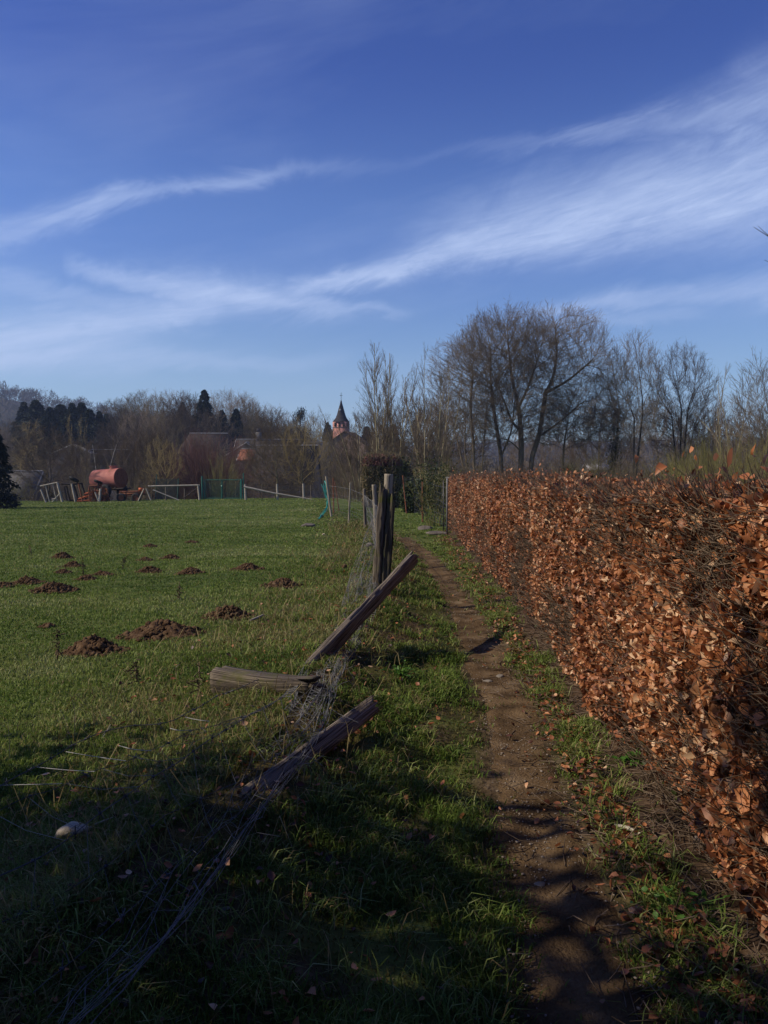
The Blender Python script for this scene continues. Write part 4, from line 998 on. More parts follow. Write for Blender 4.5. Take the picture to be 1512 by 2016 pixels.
def whips(root, seed, base, n0, L0, r0, fan, levels, bark, twig, sep=1, up0=.0, wob=.03, base_r=.3, K=8, name0='stems', name1='twigs', lean=(0, 0)):
    """many-stemmed growth from the ground; levels: list of (n children, length factor, angle, up, t0)"""
    rr = np.random.default_rng(seed)
    a = rr.uniform(0, 6.28, n0); q = np.sqrt(rr.uniform(0, 1, n0))
    P0 = np.array(base) + np.stack([np.cos(a) * q * base_r, np.sin(a) * q * base_r, np.zeros(n0)], -1)
    D = nrm(np.stack([np.cos(a) * q * fan + lean[0], np.sin(a) * q * fan + lean[1], np.ones(n0)], -1)); Ln = L0 * rr.uniform(.65, 1.0, n0); Rr = r0 * rr.uniform(.6, 1, n0)
    out = []
    def grow(P, D, Ln, up, K):
        n = len(P); pts = [P]; d = D
        for k in range(K - 1):
            d = nrm(d + rr.normal(0, wob * 3, (n, 3)) + [0, 0, up]); pts.append(pts[-1] + d * (Ln / (K - 1))[:, None])
        return np.stack(pts, 1)
    Pts = grow(P0, D, Ln, up0, K); out.append(tubes(Pts, Rr[:, None] * np.linspace(1, .3, K)[None], 5))
    for (nc, lf, ang, up, t0) in levels:
        n = len(Pts); Kp = Pts.shape[1]; t = rr.uniform(t0, 1, (n, nc)) * (Kp - 1); i = np.clip(t.astype(int), 0, Kp - 2); f = (t - i)[..., None]
        ar = np.arange(n)[:, None]; p = Pts[ar, i] * (1 - f) + Pts[ar, i + 1] * f; tg = nrm(Pts[ar, i + 1] - Pts[ar, i])
        perp = nrm(np.cross(tg, rr.normal(0, 1, tg.shape))); A = ang * rr.uniform(.6, 1.3, (n, nc, 1)); d = tg * np.cos(A) + perp * np.sin(A)
        ln = (Ln[:, None] * lf * (1.15 - .75 * t / (Kp - 1)) * rr.uniform(.6, 1.2, (n, nc))).ravel(); rd = np.repeat(Rr, nc) * (1.0 - .55 * (t / (Kp - 1)).ravel()) * .55
        K2 = max(3, K // 2); Pts = grow(p.reshape(-1, 3), d.reshape(-1, 3), ln, up, K2); Ln = ln; Rr = rd
        out.append(tubes(Pts, Rr[:, None] * np.linspace(1, .35, K2)[None], 3)); K = K2 + 1
    def join(L_):
        V, F, o = [], [], 0
        for v, f in L_: V.append(v); F.append(f + o); o += len(v)
        return np.concatenate(V), [np.concatenate(F)]
    V, F = join(out[:sep]); mesh(name0, V, F, bark, root, smooth=True)
    V, F = join(out[sep:]); mesh(name1, V, F, twig, root)
    return Pts
def conifer(root, seed, H, Wd, needle='needle', n_br=150, droop=.35, shape=.85, base=.08, dense=26, nl=.30, ragged=.25):
    rr = np.random.default_rng(seed); mb = MB(); mb.tube([[0, 0, -.3], [0, 0, H * .5], [0, 0, H * .99]], [H * .016, H * .010, .02], 8); mb.build('trunk', MT['bark_dark'], root)
    t = np.sort(rr.uniform(base, 1, n_br)); a = np.arange(n_br) * 2.399 + rr.normal(0, .3, n_br)
    L_ = Wd * .5 * np.clip((1 - t) / (1 - base), 0.02, 1) ** shape * rr.uniform(1 - ragged, 1 + ragged * .5, n_br) + .05 * Wd * .3
    K = 5; s = np.linspace(0, 1, K)[None, :, None]; d = np.stack([np.cos(a), np.sin(a), 0 * a], -1)[:, None]
    P = np.stack([0 * t, 0 * t, t * H], -1)[:, None] + d * L_[:, None, None] * s; P[..., 2] += (-droop * L_[:, None] * (s[..., 0] ** 1.3) + .25 * droop * L_[:, None] * s[..., 0] ** 4)
    V, F = tubes(P, np.full((n_br, K), .03), 3)
    n = n_br * dense; i = np.repeat(np.arange(n_br), dense); u = rr.uniform(.1, 1.02, n) ** .8; k = np.clip((u * (K - 1)).astype(int), 0, K - 2); f = (u * (K - 1) - k)[:, None]
    p = P[i, k] * (1 - f) + P[i, k + 1] * f; sd = np.stack([-np.sin(a[i]), np.cos(a[i]), 0 * a[i]], -1)
    sz = nl * (H / 10) ** .3 * rr.uniform(.6, 1.3, n); off = (rr.uniform(-1, 1, n) * (1 - u * .6) * L_[i] * .38)[:, None]
    c = p + sd * off - np.array([0, 0, 1]) * (np.abs(off) * .35 + rr.uniform(0, .9, (n, 1)) * sz[:, None])
    ax = nrm(rr.normal(0, 1, (n, 3)) * [1, 1, .6]); tt = nrm(d[i, 0] * .8 + sd * np.sign(off) * .6 + rr.normal(0, .4, (n, 3)) - [0, 0, .75]); ss = nrm(np.cross(ax, tt))
    q = np.stack([c - tt * sz[:, None] * .5, c + ss * sz[:, None] * .28, c + tt * sz[:, None] * .8, c - ss * sz[:, None] * .28], 1).reshape(-1, 3)
    Fq = np.arange(n * 4).reshape(n, 4)
    mesh('crown', np.concatenate([V, q]), [np.concatenate([F, Fq + len(V)])], MT[needle], root)
def copy_tree(src, loc, sc_, rz, label, group=None, cat=None):
    c = src.copy(); C.objects.link(c); c.location = [float(v) for v in loc]; c.scale = sc_ if hasattr(sc_, '__len__') else (sc_,) * 3; c.rotation_euler = (0, 0, rz)
    c['label'] = label
    if group: c['group'] = group
    elif 'group' in c: del c['group']
    if cat: c['category'] = cat
    for ch in src.children:
        k = ch.copy(); k.parent = c; C.objects.link(k)
    return c
USED = {}
KW = dict(spruceA=1.0, spruceB=1.0, fir=1.0, pine=1.1, scrub=1.25, scrubgreen=1.2, redbush=1.15, osier=1.25, sapling=1.0, poplar=1.1, birch=1.3, weeper=1.3, round=1.15, dark=1.2, mossy=1.2)
SRC = {}
def place(kind, px, D, top, label, width=None, name=None, group=None, rz=None, z0=None, sy=None):
    """first use takes the original, later uses copy it; width px scales the crown sideways"""
    src, H0, W0, cat = SRC[kind]
    x = (px - 756) / FX * D; z = float(terr(x, D)) - .1 if z0 is None else z0
    H = CAMZ + (950 - top) / FX * D - z; s = H / H0; sx = s if width is None else (width / FX * D) / W0
    if width is not None: sx *= KW.get(kind, 1.6)
    rz = rz if rz is not None else ((px * 37 + D * 91) % 628) / 100
    if not USED.get(kind): USED[kind] = 1; o = src; o.location = (x, D, z); o.rotation_euler = (0, 0, rz); o['label'] = label; (o.__setitem__('group', group) if group else None)
    else: o = copy_tree(src, (x, D, z), 1, rz, label, group)
    o.scale = (sx, sx if sy is None else sy * sx, s)
    return o
def src(kind, name, H, Wd, cat='tree'):
    o = empty(name, (0, 0, 0), 'x', cat); SRC[kind] = (o, H, Wd, cat); return o
# ---- templates (built about 14 m tall)
def oak(kind, seed, H=14, Wd=11, bark='bark_mid', twig='twig_brown', cz=.60, rz_=.40, n=1500, name='bare_tree', tw=2, r=.013):
    o = src(kind, name, H, Wd); rr = np.random.default_rng(seed)
    A = ell(rr, n, (0, 0, H * cz), (Wd * .47, Wd * .47, H * rz_), .25)
    x, y = rr.normal(0, .3, 2)
    sc_tree(o, seed, A, [[(0, 0, -.3), (x * .4, y * .4, H * .15), (x, y, H * .32)]], .45, .85, .016, tw, 1.15, r, MT[bark], MT[twig], thick=.06, bias=(0, 0, .08), inertia=.9, up=.15, twig_all=.034, spread=.55)
oak('oakA', 1); oak('oakB', 2, Wd=9.5, cz=.58, rz_=.43); oak('oakC', 3, twig='twig_grey', n=1300); oak('oakD', 4, Wd=8, cz=.56, rz_=.46, bark='bark_moss')
oak('dark', 5, H=9, Wd=8.5, bark='bark_dark', twig='twig_dark', cz=.56, rz_=.44, n=1000)
oak('mossy', 6, H=11, Wd=8, bark='bark_moss', twig='twig_ochre', cz=.58, rz_=.42, n=900, tw=1)
oak('round', 7, H=14, Wd=12, bark='bark_mid', twig='twig_grey', cz=.60, rz_=.40, n=1900, tw=2)
def bushy(kind, seed, name, n0, H, fan, bark, twig, levels, r0=.03, base_r=.5, cat='shrub', up0=.0, Wd=None):
    o = src(kind, name, H, Wd or H, cat); whips(o, seed, (0, 0, -.1), n0, H * 1.08, r0, fan, levels, MT[bark], MT[twig], base_r=base_r, up0=up0, wob=.04)
bushy('redbush', 11, 'red_twigged_shrub', 90, 6, .75, 'twig_red', 'twig_red', [(13, .42, .55, .04, .25), (8, .4, .5, .03, .2)], r0=.06, base_r=.8, Wd=7)
bushy('scrub', 12, 'brown_scrub', 45, 5, .8, 'twig_brown', 'twig_brown', [(9, .45, .6, .05, .1), (7, .4, .6, .03, .1)], r0=.03, base_r=1.2, Wd=7)
bushy('scrubgreen', 13, 'scrub', 42, 5, .75, 'bark_moss', 'twig_olive', [(9, .45, .6, .05, .1), (7, .4, .6, .03, .1)], r0=.03, base_r=1.2, Wd=7)
bushy('osier', 14, 'willow_bush', 95, 6, 1.1, 'twig_olive', 'twig_olive', [(9, .45, .4, .05, .2), (5, .45, .4, .05, .2)], r0=.03, base_r=.7, up0=.03, Wd=9)
bushy('sapling', 15, 'young_tree', 1, 6, .1, 'bark_moss', 'twig_ochre', [(22, .30, .7, .12, .3), (7, .4, .6, .05, .2)], r0=.07, base_r=.02, cat='tree', Wd=3)
bushy('poplar', 16, 'pale_poplar', 5, 12, .12, 'bark_pale', 'twig_pale', [(26, .28, .5, .20, .15), (6, .4, .5, .12, .2)], r0=.09, base_r=.3, cat='tree', up0=.06, Wd=5)
bushy('birch', 17, 'birch', 2, 12, .28, 'bark_birch', 'twig_brown', [(20, .25, .8, .05, .25), (8, .4, .6, -.05, .2)], r0=.14, base_r=.1, cat='tree', up0=.05, Wd=6)
bushy('weeper', 18, 'weeping_willow', 5, 9, .25, 'bark_mid', 'twig_ochre', [(16, .3, .8, .0, .35), (14, .9, .9, -.30, .2)], r0=.12, base_r=.2, cat='tree', Wd=6)
for kd, sd_, Wd_, nm in (('spruceA', 21, 6.5, 'spruce'), ('spruceB', 22, 7.4, 'spruce')):
    o = src(kd, nm, 14, Wd_); conifer(o, sd_, 14, Wd_, n_br=300, dense=36, nl=.40, shape=.72, ragged=.3)
o = src('fir', 'fir', 14, 7.5); conifer(o, 23, 14, 7.5, n_br=170, dense=34, nl=.42, ragged=.4, droop=.3, shape=.75)
def pine():
    o = src('pine', 'pine', 12, 8); rr = np.random.default_rng(30)
    mb = MB(); mb.tube([[0, 0, -.3], [.2, 0, 5], [0, .1, 11]], [.22, .15, .05], 7)
    cs = [];
    for k in range(26):
        z = rr.uniform(5.5, 11.5); a = rr.uniform(0, 6.28); l = rr.uniform(.8, 3.6) * (1.15 - (z - 5.5) / 9); e = [math.cos(a) * l, math.sin(a) * l, z + .5]; mb.tube([[.1, 0, z - .6], e], [.06, .03], 4); cs.append(e)
    mb.build('trunk', MT['bark_dark'], o)
    P = np.concatenate([np.array(c) + rr.normal(0, 1, (170, 3)) * [.75, .75, .3] for c in cs]); V, Q, T = leafcloud(P, rr.uniform(.25, .45, len(P)), np.array([[0, 0, .6]]), 1, .1, .4)
    mesh('crown', V, [Q, T], MT['needle'], o)
pine()

# ---- left: conifers and wood
GW = 'bare trees of the wooded slope behind the village'; GS = 'dark spruces on the slope at left'
spx = [(50,205,792,'dark spruce, leftmost of the hillside clump',None),(74,200,788,'blunt topped dark spruce beside the leftmost one of the clump',None),(100,190,802,'shorter front spruce with dense skirts in the hillside clump',None),(122,196,797,'spruce in the middle of the hillside clump with a narrow tip',None),(144,190,794,'tallest right hand spruce of the hillside clump, left of the two twin tips',None),(163,192,793,'spruce with a broad black crown near the right end of the clump',None),(178,186,806,'small round shouldered spruce closing the right end of the clump',None),(92,175,822,'low dark spruce in front of the hillside clump',None),(134,172,826,'low black spruce in front, right of the other low one',None)]
for k, (px, D, top, lb, w) in enumerate(spx): place('spruceA' if k % 2 else 'spruceB', px, D - 12, top, lb, (84, 112, 96, 126, 90)[k % 5], group=GS)
place('spruceA', 198, 170, 810, 'slim pointed young spruce above the birch, left of its twin')
place('spruceB', 211, 172, 815, 'slim pointed young spruce above the birch, right of its twin')
place('fir', -8, 50, 832, 'near dark fir with drooping limbs cut by the left edge of the view', 120, sy=.8)
place('fir', 404, 172, 768, 'tall dark fir standing clear of the bare wood on the skyline')
place('spruceB', 438, 168, 808, 'small dark spruce between the tall fir and the round bare crown')
place('spruceA', 466, 168, 806, 'dark spruce in front of the round bare crown on the skyline')
place('spruceA', 361, 184, 792, 'dark spruce tip rising within the bare wood left of the tall fir')
place('spruceA', 646, 210, 832, 'dark spruce just left of the church tower', 80)
place('pine', 592, 180, 812, 'dark flat topped pine left of the church', 34)
place('spruceB', 775, 190, 836, 'dark spruce behind the pale upright ash stems', 90)
place('spruceB', 722, 205, 840, 'dark evergreen between the church spire and the ash stems', 100)
wood = [('oakA',232,185,793,None,'small round bare crown at the left end of the skyline wood'),('oakB',262,190,783,None,'bare tree whose crown forms the left shoulder of the wood'),('oakA',292,182,778,None,'broad bare crown forming the highest left hump of the wood'),('oakC',335,188,777,None,'grey fine twigged crown on the skyline between two brown humps'),('oakB',362,176,780,None,'brown bare tree left of the tall dark fir'),('oakA',386,184,784,None,'bare crown tucked against the left side of the tall fir'),('round',456,178,776,None,'isolated rounded pale grey bare crown on the skyline right of the fir'),('oakD',484,180,792,None,'thin bare crown at the right foot of the rounded grey one'),('oakB',500,170,806,None,'bare brown tree on the falling skyline right of the rounded crown'),('oakC',528,172,806,None,'fine grey crown on the skyline above the orange roof'),('oakA',556,165,818,None,'bare brown tree left of the dark pine'),('oakD',622,185,828,None,'bare tree between the dark pine and the spruce by the church'),
('oakB',220,166,840,None,'bare brown tree behind the pale forked birch'),('oakA',250,166,815,None,'large brown bare tree in the middle of the left wood'),('oakC',285,164,812,None,'greyish bare tree below the highest left hump'),('oakD',322,158,820,None,'olive barked bare tree in the left wood interior'),('oakB',350,166,815,None,'brown bare tree in the interior of the wood under the fir'),('oakA',392,166,815,None,'dense brown bare tree below the tall fir'),('oakC',430,168,818,None,'dense grey brown bare tree above the long slate roof'),('oakD',470,171,822,None,'bare tree just above the slate roof chimney'),('oakB',508,168,826,None,'bare brown tree standing right behind the chimney'),('oakA',545,166,838,None,'bare tree above the big dark barn roof'),('oakD',575,161,842,None,'olive barked tree above the right end of the barn roof'),
('oakA',18,166,832,None,'brown bare tree under the hill near the left edge'),('weeper',42,146,845,None,'olive brown willow mass above the dark bare tree'),('oakC',-20,156,838,None,'bare tree on the far left behind the near fir')]
for kd, px, D, top, w, lb in wood: place(kd, px, D, top, lb, w, group=GW)
mid = [('oakB',392,125,866,None,'brown bare tree in front of the hipped brown roof'),('oakC',440,128,872,None,'grey bare tree right of the hipped brown roof'),('oakA',122,122,872,None,'bare tree in front of the long low left house'),('oakD',645,130,862,None,'olive barked tree half hiding the church tower foot'),('weeper',152,110,838,30,'yellowish weeping willow below the hillside spruces'),('birch',200,95,826,44,'pale forked birch with white limbs left of the tank'),('dark',92,67,846,120,'black spreading bare tree at the pasture edge near the left fir'),('oakB',170,100,868,60,'bare brown tree behind the tilted wooden frame'),('oakA',232,98,862,60,'bare tree right behind the red tank'),('oakD',270,92,858,60,'olive bare tree between the tank and the trestle'),('mossy',322,80,864,70,'mossy barked bare tree behind the white rail'),('oakB',300,86,850,60,'fine brown bare tree behind the green netting'),('redbush',418,88,852,122,'broad reddish purple twigged shrub behind the green gate'),('redbush',362,92,872,80,'smaller reddish shrub at the left of the broad one'),('scrubgreen',442,80,880,60,'greenish many stemmed shrub behind the green gate'),('sapling',463,70,898,34,'slender young tree with a pale bent stem inside the gate'),('oakD',540,82,838,76,'mossy slim trunked tree behind the sloping rail'),('mossy',600,80,826,92,'ochre twigged tree with wide crown left of the church'),('oakB',573,92,860,60,'brown bare tree between the sloping rail and the grey roof'),('oakA',512,95,872,50,'dark bare tree in front of the big barn roof'),('scrub',674,70,878,84,'brown twiggy bush covering the foot of the church'),('scrub',640,78,905,60,'low brown bush at the pasture corner by the twine post'),('scrub',575,84,912,80,'low brown thicket behind the sloping rail'),('scrub',505,86,915,70,'low brown thicket right of the green gate'),('scrub',350,82,918,80,'low brown thicket behind the white rail frame'),('scrub',260,80,920,80,'low brown thicket behind the rusty trailer'),('scrub',150,84,918,90,'low brown thicket behind the wooden frame'),('scrub',60,80,925,90,'low scrub behind the black spreading tree'),('scrubgreen',20,66,925,80,'greenish low scrub at the foot of the near fir')]
for kd, px, D, top, w, lb in mid: place(kd, px, D, top, lb, w)

# ---- centre: pale upright stems
def ash():
    def clump(cx, D, top, n0, base_py, fan, seed, label, L=None, w=1):
        x = (cx - 756) / FX * D; z = float(terr(x, D)); o = empty('ash_coppice', (x, D, z), label, 'tree', 'pale coppiced ash trees beyond the block hedge')
        H = CAMZ + (950 - top) / FX * D - z
        whips(o, seed, (0, 0, -.1), n0, H, .062 * w, fan, [(26, .27, .5, .10, .22), (10, .42, .5, .10, .2), (4, .5, .45, .08, .3)], MT['bark_pale'], MT['twig_pale'], up0=.035, base_r=.35, wob=.010, K=12, sep=1)
    clump(742, 56, 664, 5, 900, .16, 41, 'pale ash with two clean forked stems rising behind the block hedge')
    clump(775, 60, 680, 6, 900, .28, 42, 'ash with slender pale stems between the forked ash and the coppiced one')
    clump(708, 62, 790, 7, 900, .55, 43, 'low spreading pale stems arching over the church side of the block hedge')
    clump(842, 52, 692, 9, 940, .22, 44, 'yellowish coppiced ash with a fan of stems from one stool')
    clump(868, 56, 780, 7, 940, .5, 45, 'outer spreading ash stems leaning towards the big beeches', w=.8)
ash()
place('scrub', 870, 62, 868, 'brown scrub filling the gap between the ash stool and the beeches', 110)
place('scrub', 805, 74, 862, 'brown scrub behind the coppiced ash', 110)
place('oakB', 820, 85, 800, 'fine brown bare tree behind the coppiced ash stems', 110)
place('oakD', 880, 80, 790, 'olive barked bare tree between ash and beech group', 110)
place('oakA', 735, 100, 812, 'dense brown tree right of the church spire', 90)

place('scrub', 806, 49, 900, 'dark tangled brush closing the path right of the block hedge', 60)
place('scrubgreen', 862, 45, 895, 'tangled olive brush behind the ivy covered shrub', 70)
place('scrub', 700, 58, 905, 'brown brush on the pasture side of the block hedge', 60)
# ---- block hedge
def block_hedge():
    p = gp(752, 1000); D = p[1]; o = empty('block_hedge', p, 'tall trimmed block hedge with a purple top closing the path', 'hedge'); s = D / FX
    w, d, h = 74 * s, 3.0, 102 * s + .05; rr = np.random.default_rng(50)
    mb = MB(); mb.box((0, d / 2, h * .48), (w * .86, d * .86, h * .92)); mb.build('dark_core', MT['hedge_core'], o)  # solid dark box standing in for the shaded inside
    n = 16000; q = rr.uniform(-1, 1, (n, 3)); f = rr.integers(0, 4, n)
    q[f == 0, 1] = -1; q[f == 1, 0] = -1; q[f == 2, 0] = 1; q[f == 3, 2] = 1
    k = (np.abs(q) ** 6).sum(1) ** (1 / 6); q = q / np.maximum(k, 1)[:, None]
    P = q * np.array([w / 2, d / 2, h / 2]) + [0, d / 2, h / 2] + rr.normal(0, .05, (n, 3))
    low = P[:, 2] < h * .80
    for nm, sel, m_ in (('green_leaves', low & (rr.uniform(0, 1, n) < .35), 'ivy'), ('purple_leaves', ~low, 'purple'), ('brown_leaves', low & (rr.uniform(0, 1, n) < .7), 'drybrown')):
        V, Q, T = leafcloud(P[sel], rr.uniform(.06, .12, sel.sum()), None, 1, .2, .7); mesh(nm, V, [Q, T], MT[m_], o)
    n = 2600; Pb = P[:n]; dd = nrm(rr.normal(0, .5, (n, 3)) + [0, 0, .7]); V, F = tubes(np.stack([Pb, Pb + dd * .25], 1), np.full((n, 2), .012), 3); mesh('twigs', V, [F], MT['twig_brown'], o)
MT['purple'] = mat('purple', [(.11,.045,.045),(.22,.09,.08)], 3, .7, trans=.15)
MT['drybrown'] = mat('drybrown', [(.13,.095,.045),(.27,.21,.11)], 3, .8, trans=.15)
block_hedge()
def green_shrub():
    p = gp(856, 1036); o = empty('ivy_shrub', p, 'yellow green stemmed shrub by the rusty stakes at the hedge end', 'shrub')
    whips(o, 61, (0, 0, 0), 26, 2.3, .018, .45, [(9, .3, .5, .1, .2), (5, .4, .5, .05, .2)], MT['twig_olive'], MT['twig_olive'], base_r=.35, up0=.03)
    rr = np.random.default_rng(62); P = rr.normal(0, 1, (2600, 3)) * [.42, .4, .55] + [0, 0, 1.45]; V, Q, T = leafcloud(P, rr.uniform(.04, .08, 2600), None, 1, .2, .8); mesh('leaves', V, [Q, T], MT['ivy'], o)
green_shrub()
def dark_yew(px, py, w, h, label, seed, D=None):
    p = gp(px, py) if D is None else np.array([(px - 756) / FX * D, D, float(terr((px - 756) / FX * D, D))]); o = empty('evergreen_bush', p, label, 'bush'); s = p[1] / FX; rr = np.random.default_rng(seed); n = 6000
    W_, H_ = w * s / 2, h * s / 2
    P = nrm(rr.normal(0, 1, (n, 3))) * rr.uniform(.3, 1, (n, 1)) ** .4 * [W_, W_, H_] * (1 + .18 * rr.normal(0, 1, (n, 1))) + [0, 0, H_]
    V, Q, T = leafcloud(P, rr.uniform(.09, .18, n), None, 1, .2, .6); mesh('foliage', V, [Q, T], MT['evergreen'], o)
    mb = MB(); mb.tube([[0, 0, -.1], [0, 0, H_]], [.06, .03], 6); mb.build('stem', MT['bark_dark'], o)
dark_yew(815, 1010, 50, 62, 'dark evergreen bush in the hollow behind the rusty stakes', 63)
dark_yew(790, 1002, 40, 85, 'black green bush beside the trimmed block hedge', 64, D=54)

# ---- big beeches
def beech():
    D = 72.0; s = D / FX
    def o_(px, lb): x = (px - 756) / FX * D; return empty('beech_tree', (x, D, float(terr(x, D))), lb, 'tree', 'large bare beeches behind the copper hedge')
    def X(px, py, dy=0): return ((px) * s, dy, (950 - py) * s + CAMZ)     # relative to the tree's own x later
    def make(px0, lb, seed, env, trunks, n, twig='twig_grey', bark='bark_mid', tip=.012):
        o = o_(px0, lb); z0 = o.location.z; rr = np.random.default_rng(seed); A = []
        for (cx, cy, rx, ry, w) in env:
            A.append(ell(rr, int(n * w), ((cx - px0) * s, 0, (950 - cy) * s + CAMZ - z0), (rx * s, min(rx, 110) * s * .8, ry * s), .2))
        A = np.concatenate(A); A = A[A[:, 2] > (950 - 900) * s]
        tr = [[((x - px0) * s, dy, (950 - y) * s + CAMZ - z0) for x, y, dy in t] for t in trunks]
        tr[0][0] = (tr[0][0][0], tr[0][0][1], -.3)
        sc_tree(o, seed, A, tr, .42, .62, .0125, 2, 1.0, .0095, MT[bark], MT[twig], thick=.045, bias=(0, 0, .06), inertia=1.0, up=.16, e=2.0, twig_all=.026, spread=.5)
    make(1022, 'central large beech with a stout trunk forking low, tallest crown in the middle', 71,
        [(1010,705,95,88,1), (1025,800,92,85,.75)],
        [[(1022,935,0),(1026,890,0),(1025,850,0),(1020,800,0),(1005,740,0),(1000,690,0)], [(1025,850,0),(1008,830,.8),(1000,800,1),(985,760,1.5)], [(1026,890,0),(1000,868,-1),(960,860,-2)], [(1021,800,0),(1035,770,-.5),(1050,720,-1)]], 3900)
    make(1045, 'right hand large beech with long limbs sweeping out over the hedge', 72,
        [(1110,708,92,90,1), (1135,805,80,68,.8), (1158,740,48,62,.4)],
        [[(1043,935,0),(1046,900,0),(1060,860,0),(1068,810,0),(1072,775,0)], [(1072,775,0),(1090,745,.5),(1100,690,1),(1095,650,1)], [(1072,775,0),(1110,755,-1),(1150,720,-1.5)], [(1060,860,0),(1090,838,-1),(1130,800,-2)]], 3900)
    make(988, 'twin trunked beech just left of the central beech', 73,
        [(965,722,82,84,1), (970,815,78,70,.7)],
        [[(990,940,0),(986,900,0),(980,860,0),(970,800,0),(965,750,0)], [(986,900,0),(1005,850,-.7),(1008,800,-1)]], 1900)
    make(930, 'multi stemmed left beech of the group with a lower rounded crown', 74,
        [(915,762,74,90,1), (898,835,62,65,.7)],
        [[(935,945,0),(932,880,0),(925,800,0),(930,740,0)], [(918,945,.4),(905,880,.7),(890,820,1)], [(945,945,-.4),(950,880,-.7),(955,800,-1)], [(925,945,0),(915,900,0),(915,820,0)]], 1900, twig='twig_grey')
    make(1110, 'small thin beech under the right hand beech canopy', 75, [(1115,840,62,55,1)], [[(1110,940,0),(1108,890,0),(1115,840,0)]], 800, twig='twig_dark')
beech()
# ---- right group
def rightwood():
    def custom(kind, name, px, D, top, w, label, seed, stems, bark, twig, n=1400, cz=.6, rzf=.40):
        x = (px - 756) / FX * D; z = float(terr(x, D)); H = CAMZ + (950 - top) / FX * D - z; W_ = w / FX * D
        o = empty(name, (x, D, z), label, 'tree', 'bare trees on the right beyond the hedge'); rr = np.random.default_rng(seed)
        A = ell(rr, n, (0, 0, H * cz), (W_ * .5, W_ * .5, H * rzf), .2)
        tr = [[(a * W_ * .5 * t + (q * .25 if t == 0 else 0), b * t, H * hh * t - (.3 if t == 0 else 0)) for t in (0, .3, .65, 1)] for q, (a, b, hh) in enumerate(stems)]
        sc_tree(o, seed, A, tr, .42, .62, .0125, 2, 1.0, .0095, MT[bark], MT[twig], thick=.045, bias=(0, 0, .14), inertia=1.0, up=.25, e=2.1, twig_all=.026, spread=.5)
        return o, H, W_
    o, H, W_ = custom('', 'ivy_clad_tree', 1206, 74, 695, 90, 'leaning ivy clad tree right of the big beeches', 81, [(.25, 0, .62)], 'bark_moss', 'twig_grey', 900, .62, .36)
    rr = np.random.default_rng(82); n = 4200; t = rr.uniform(.02, .62, n); a = rr.uniform(0, 6.28, n); q = np.abs(rr.normal(.0, .45, n)) * (1.1 - t) + .1
    P = np.stack([t * t * W_ * .2 + np.cos(a) * q, np.sin(a) * q, t * H], -1); V, Q, T = leafcloud(P, rr.uniform(.06, .14, n), None, 1, .2, .8); mesh('ivy', V, [Q, T], MT['ivy'], o)
    custom('', 'bare_tree', 1247, 70, 668, 108, 'tall vase shaped bare tree with an ochre tinged crown right of the ivy clad one', 83, [(0, 0, .5), (.35, .3, .55)], 'bark_dark', 'twig_grey', 1700, .62, .38)
    custom('', 'bare_tree', 1338, 72, 688, 128, 'dark bare tree with several stems fanning out, third from the beeches', 84, [(-.25, .2, .55), (.02, 0, .6), (.2, -.2, .6), (.45, .1, .5)], 'bark_dark', 'twig_dark', 1700, .6, .39)
    custom('', 'bare_tree', 1500, 48, 722, 120, 'pale twigged tree cut by the right edge of the view', 86, [(-.3, 0, .5), (.2, 0, .6)], 'bark_moss', 'twig_pale', 1300, .6, .39)
    place('poplar', 1425, 66, 738, 'thin pale upright poplar stems between the dark tree and the edge tree', 88)
    place('poplar', 1400, 74, 765, 'shorter pale upright stems beside the poplar', 60)
    place('oakB', 1180, 95, 800, 'distant bare tree seen under the beech canopy', 90); place('oakC', 1290, 98, 790, 'distant grey bare tree between the tall ones', 90)
    place('oakA', 1390, 100, 800, 'distant brown bare tree behind the poplar stems', 90); place('oakD', 1460, 92, 812, 'distant olive bare tree right of the poplar', 90)
    place('oakC', 1070, 110, 830, 'faint distant bare tree between the beech trunks', 100); place('oakB', 1540, 80, 790, 'brown bare tree outside the right edge group', 100)
    for px, D, top, w, kd, lb in ((905,66,882,100,'scrub','brown scrub at the feet of the left beech'),(985,68,890,100,'scrub','low brown scrub under the central beech'),(1075,66,888,110,'scrub','brown scrub under the right hand beech'),(1150,64,880,110,'scrubgreen','greenish scrub between beech and ivy clad tree'),(1235,60,882,110,'scrub','brown thicket at the feet of the vase shaped tree'),(1310,60,886,90,'scrubgreen','mossy thicket under the dark many stemmed tree'),(1400,40,848,150,'osier','broad olive green willow bush rising over the near hedge'),(1490,34,852,150,'osier','second olive willow bush at the right edge'),(1350,46,880,100,'osier','smaller yellow olive bush left of the broad willow bush'),(1450,30,900,130,'scrub','brown brambly scrub in front of the willow bushes'),(1200,50,905,120,'scrub','low bramble scrub just beyond the hedge top'),(1080,55,910,120,'scrub','low bramble scrub under the two main beeches'),(960,55,912,110,'scrub','low bramble scrub beyond the far part of the hedge'),(1560,44,850,140,'osier','willow bush beyond the right edge')):
        place(kd, px, D, top, lb, w)
    dark_yew(1120, 0, 46, 60, 'dark evergreen bush under the beech limbs', 91, D=70)
    dark_yew(1330, 0, 50, 66, 'dark ivy mass at the foot of the many stemmed tree', 92, D=68)
rightwood()
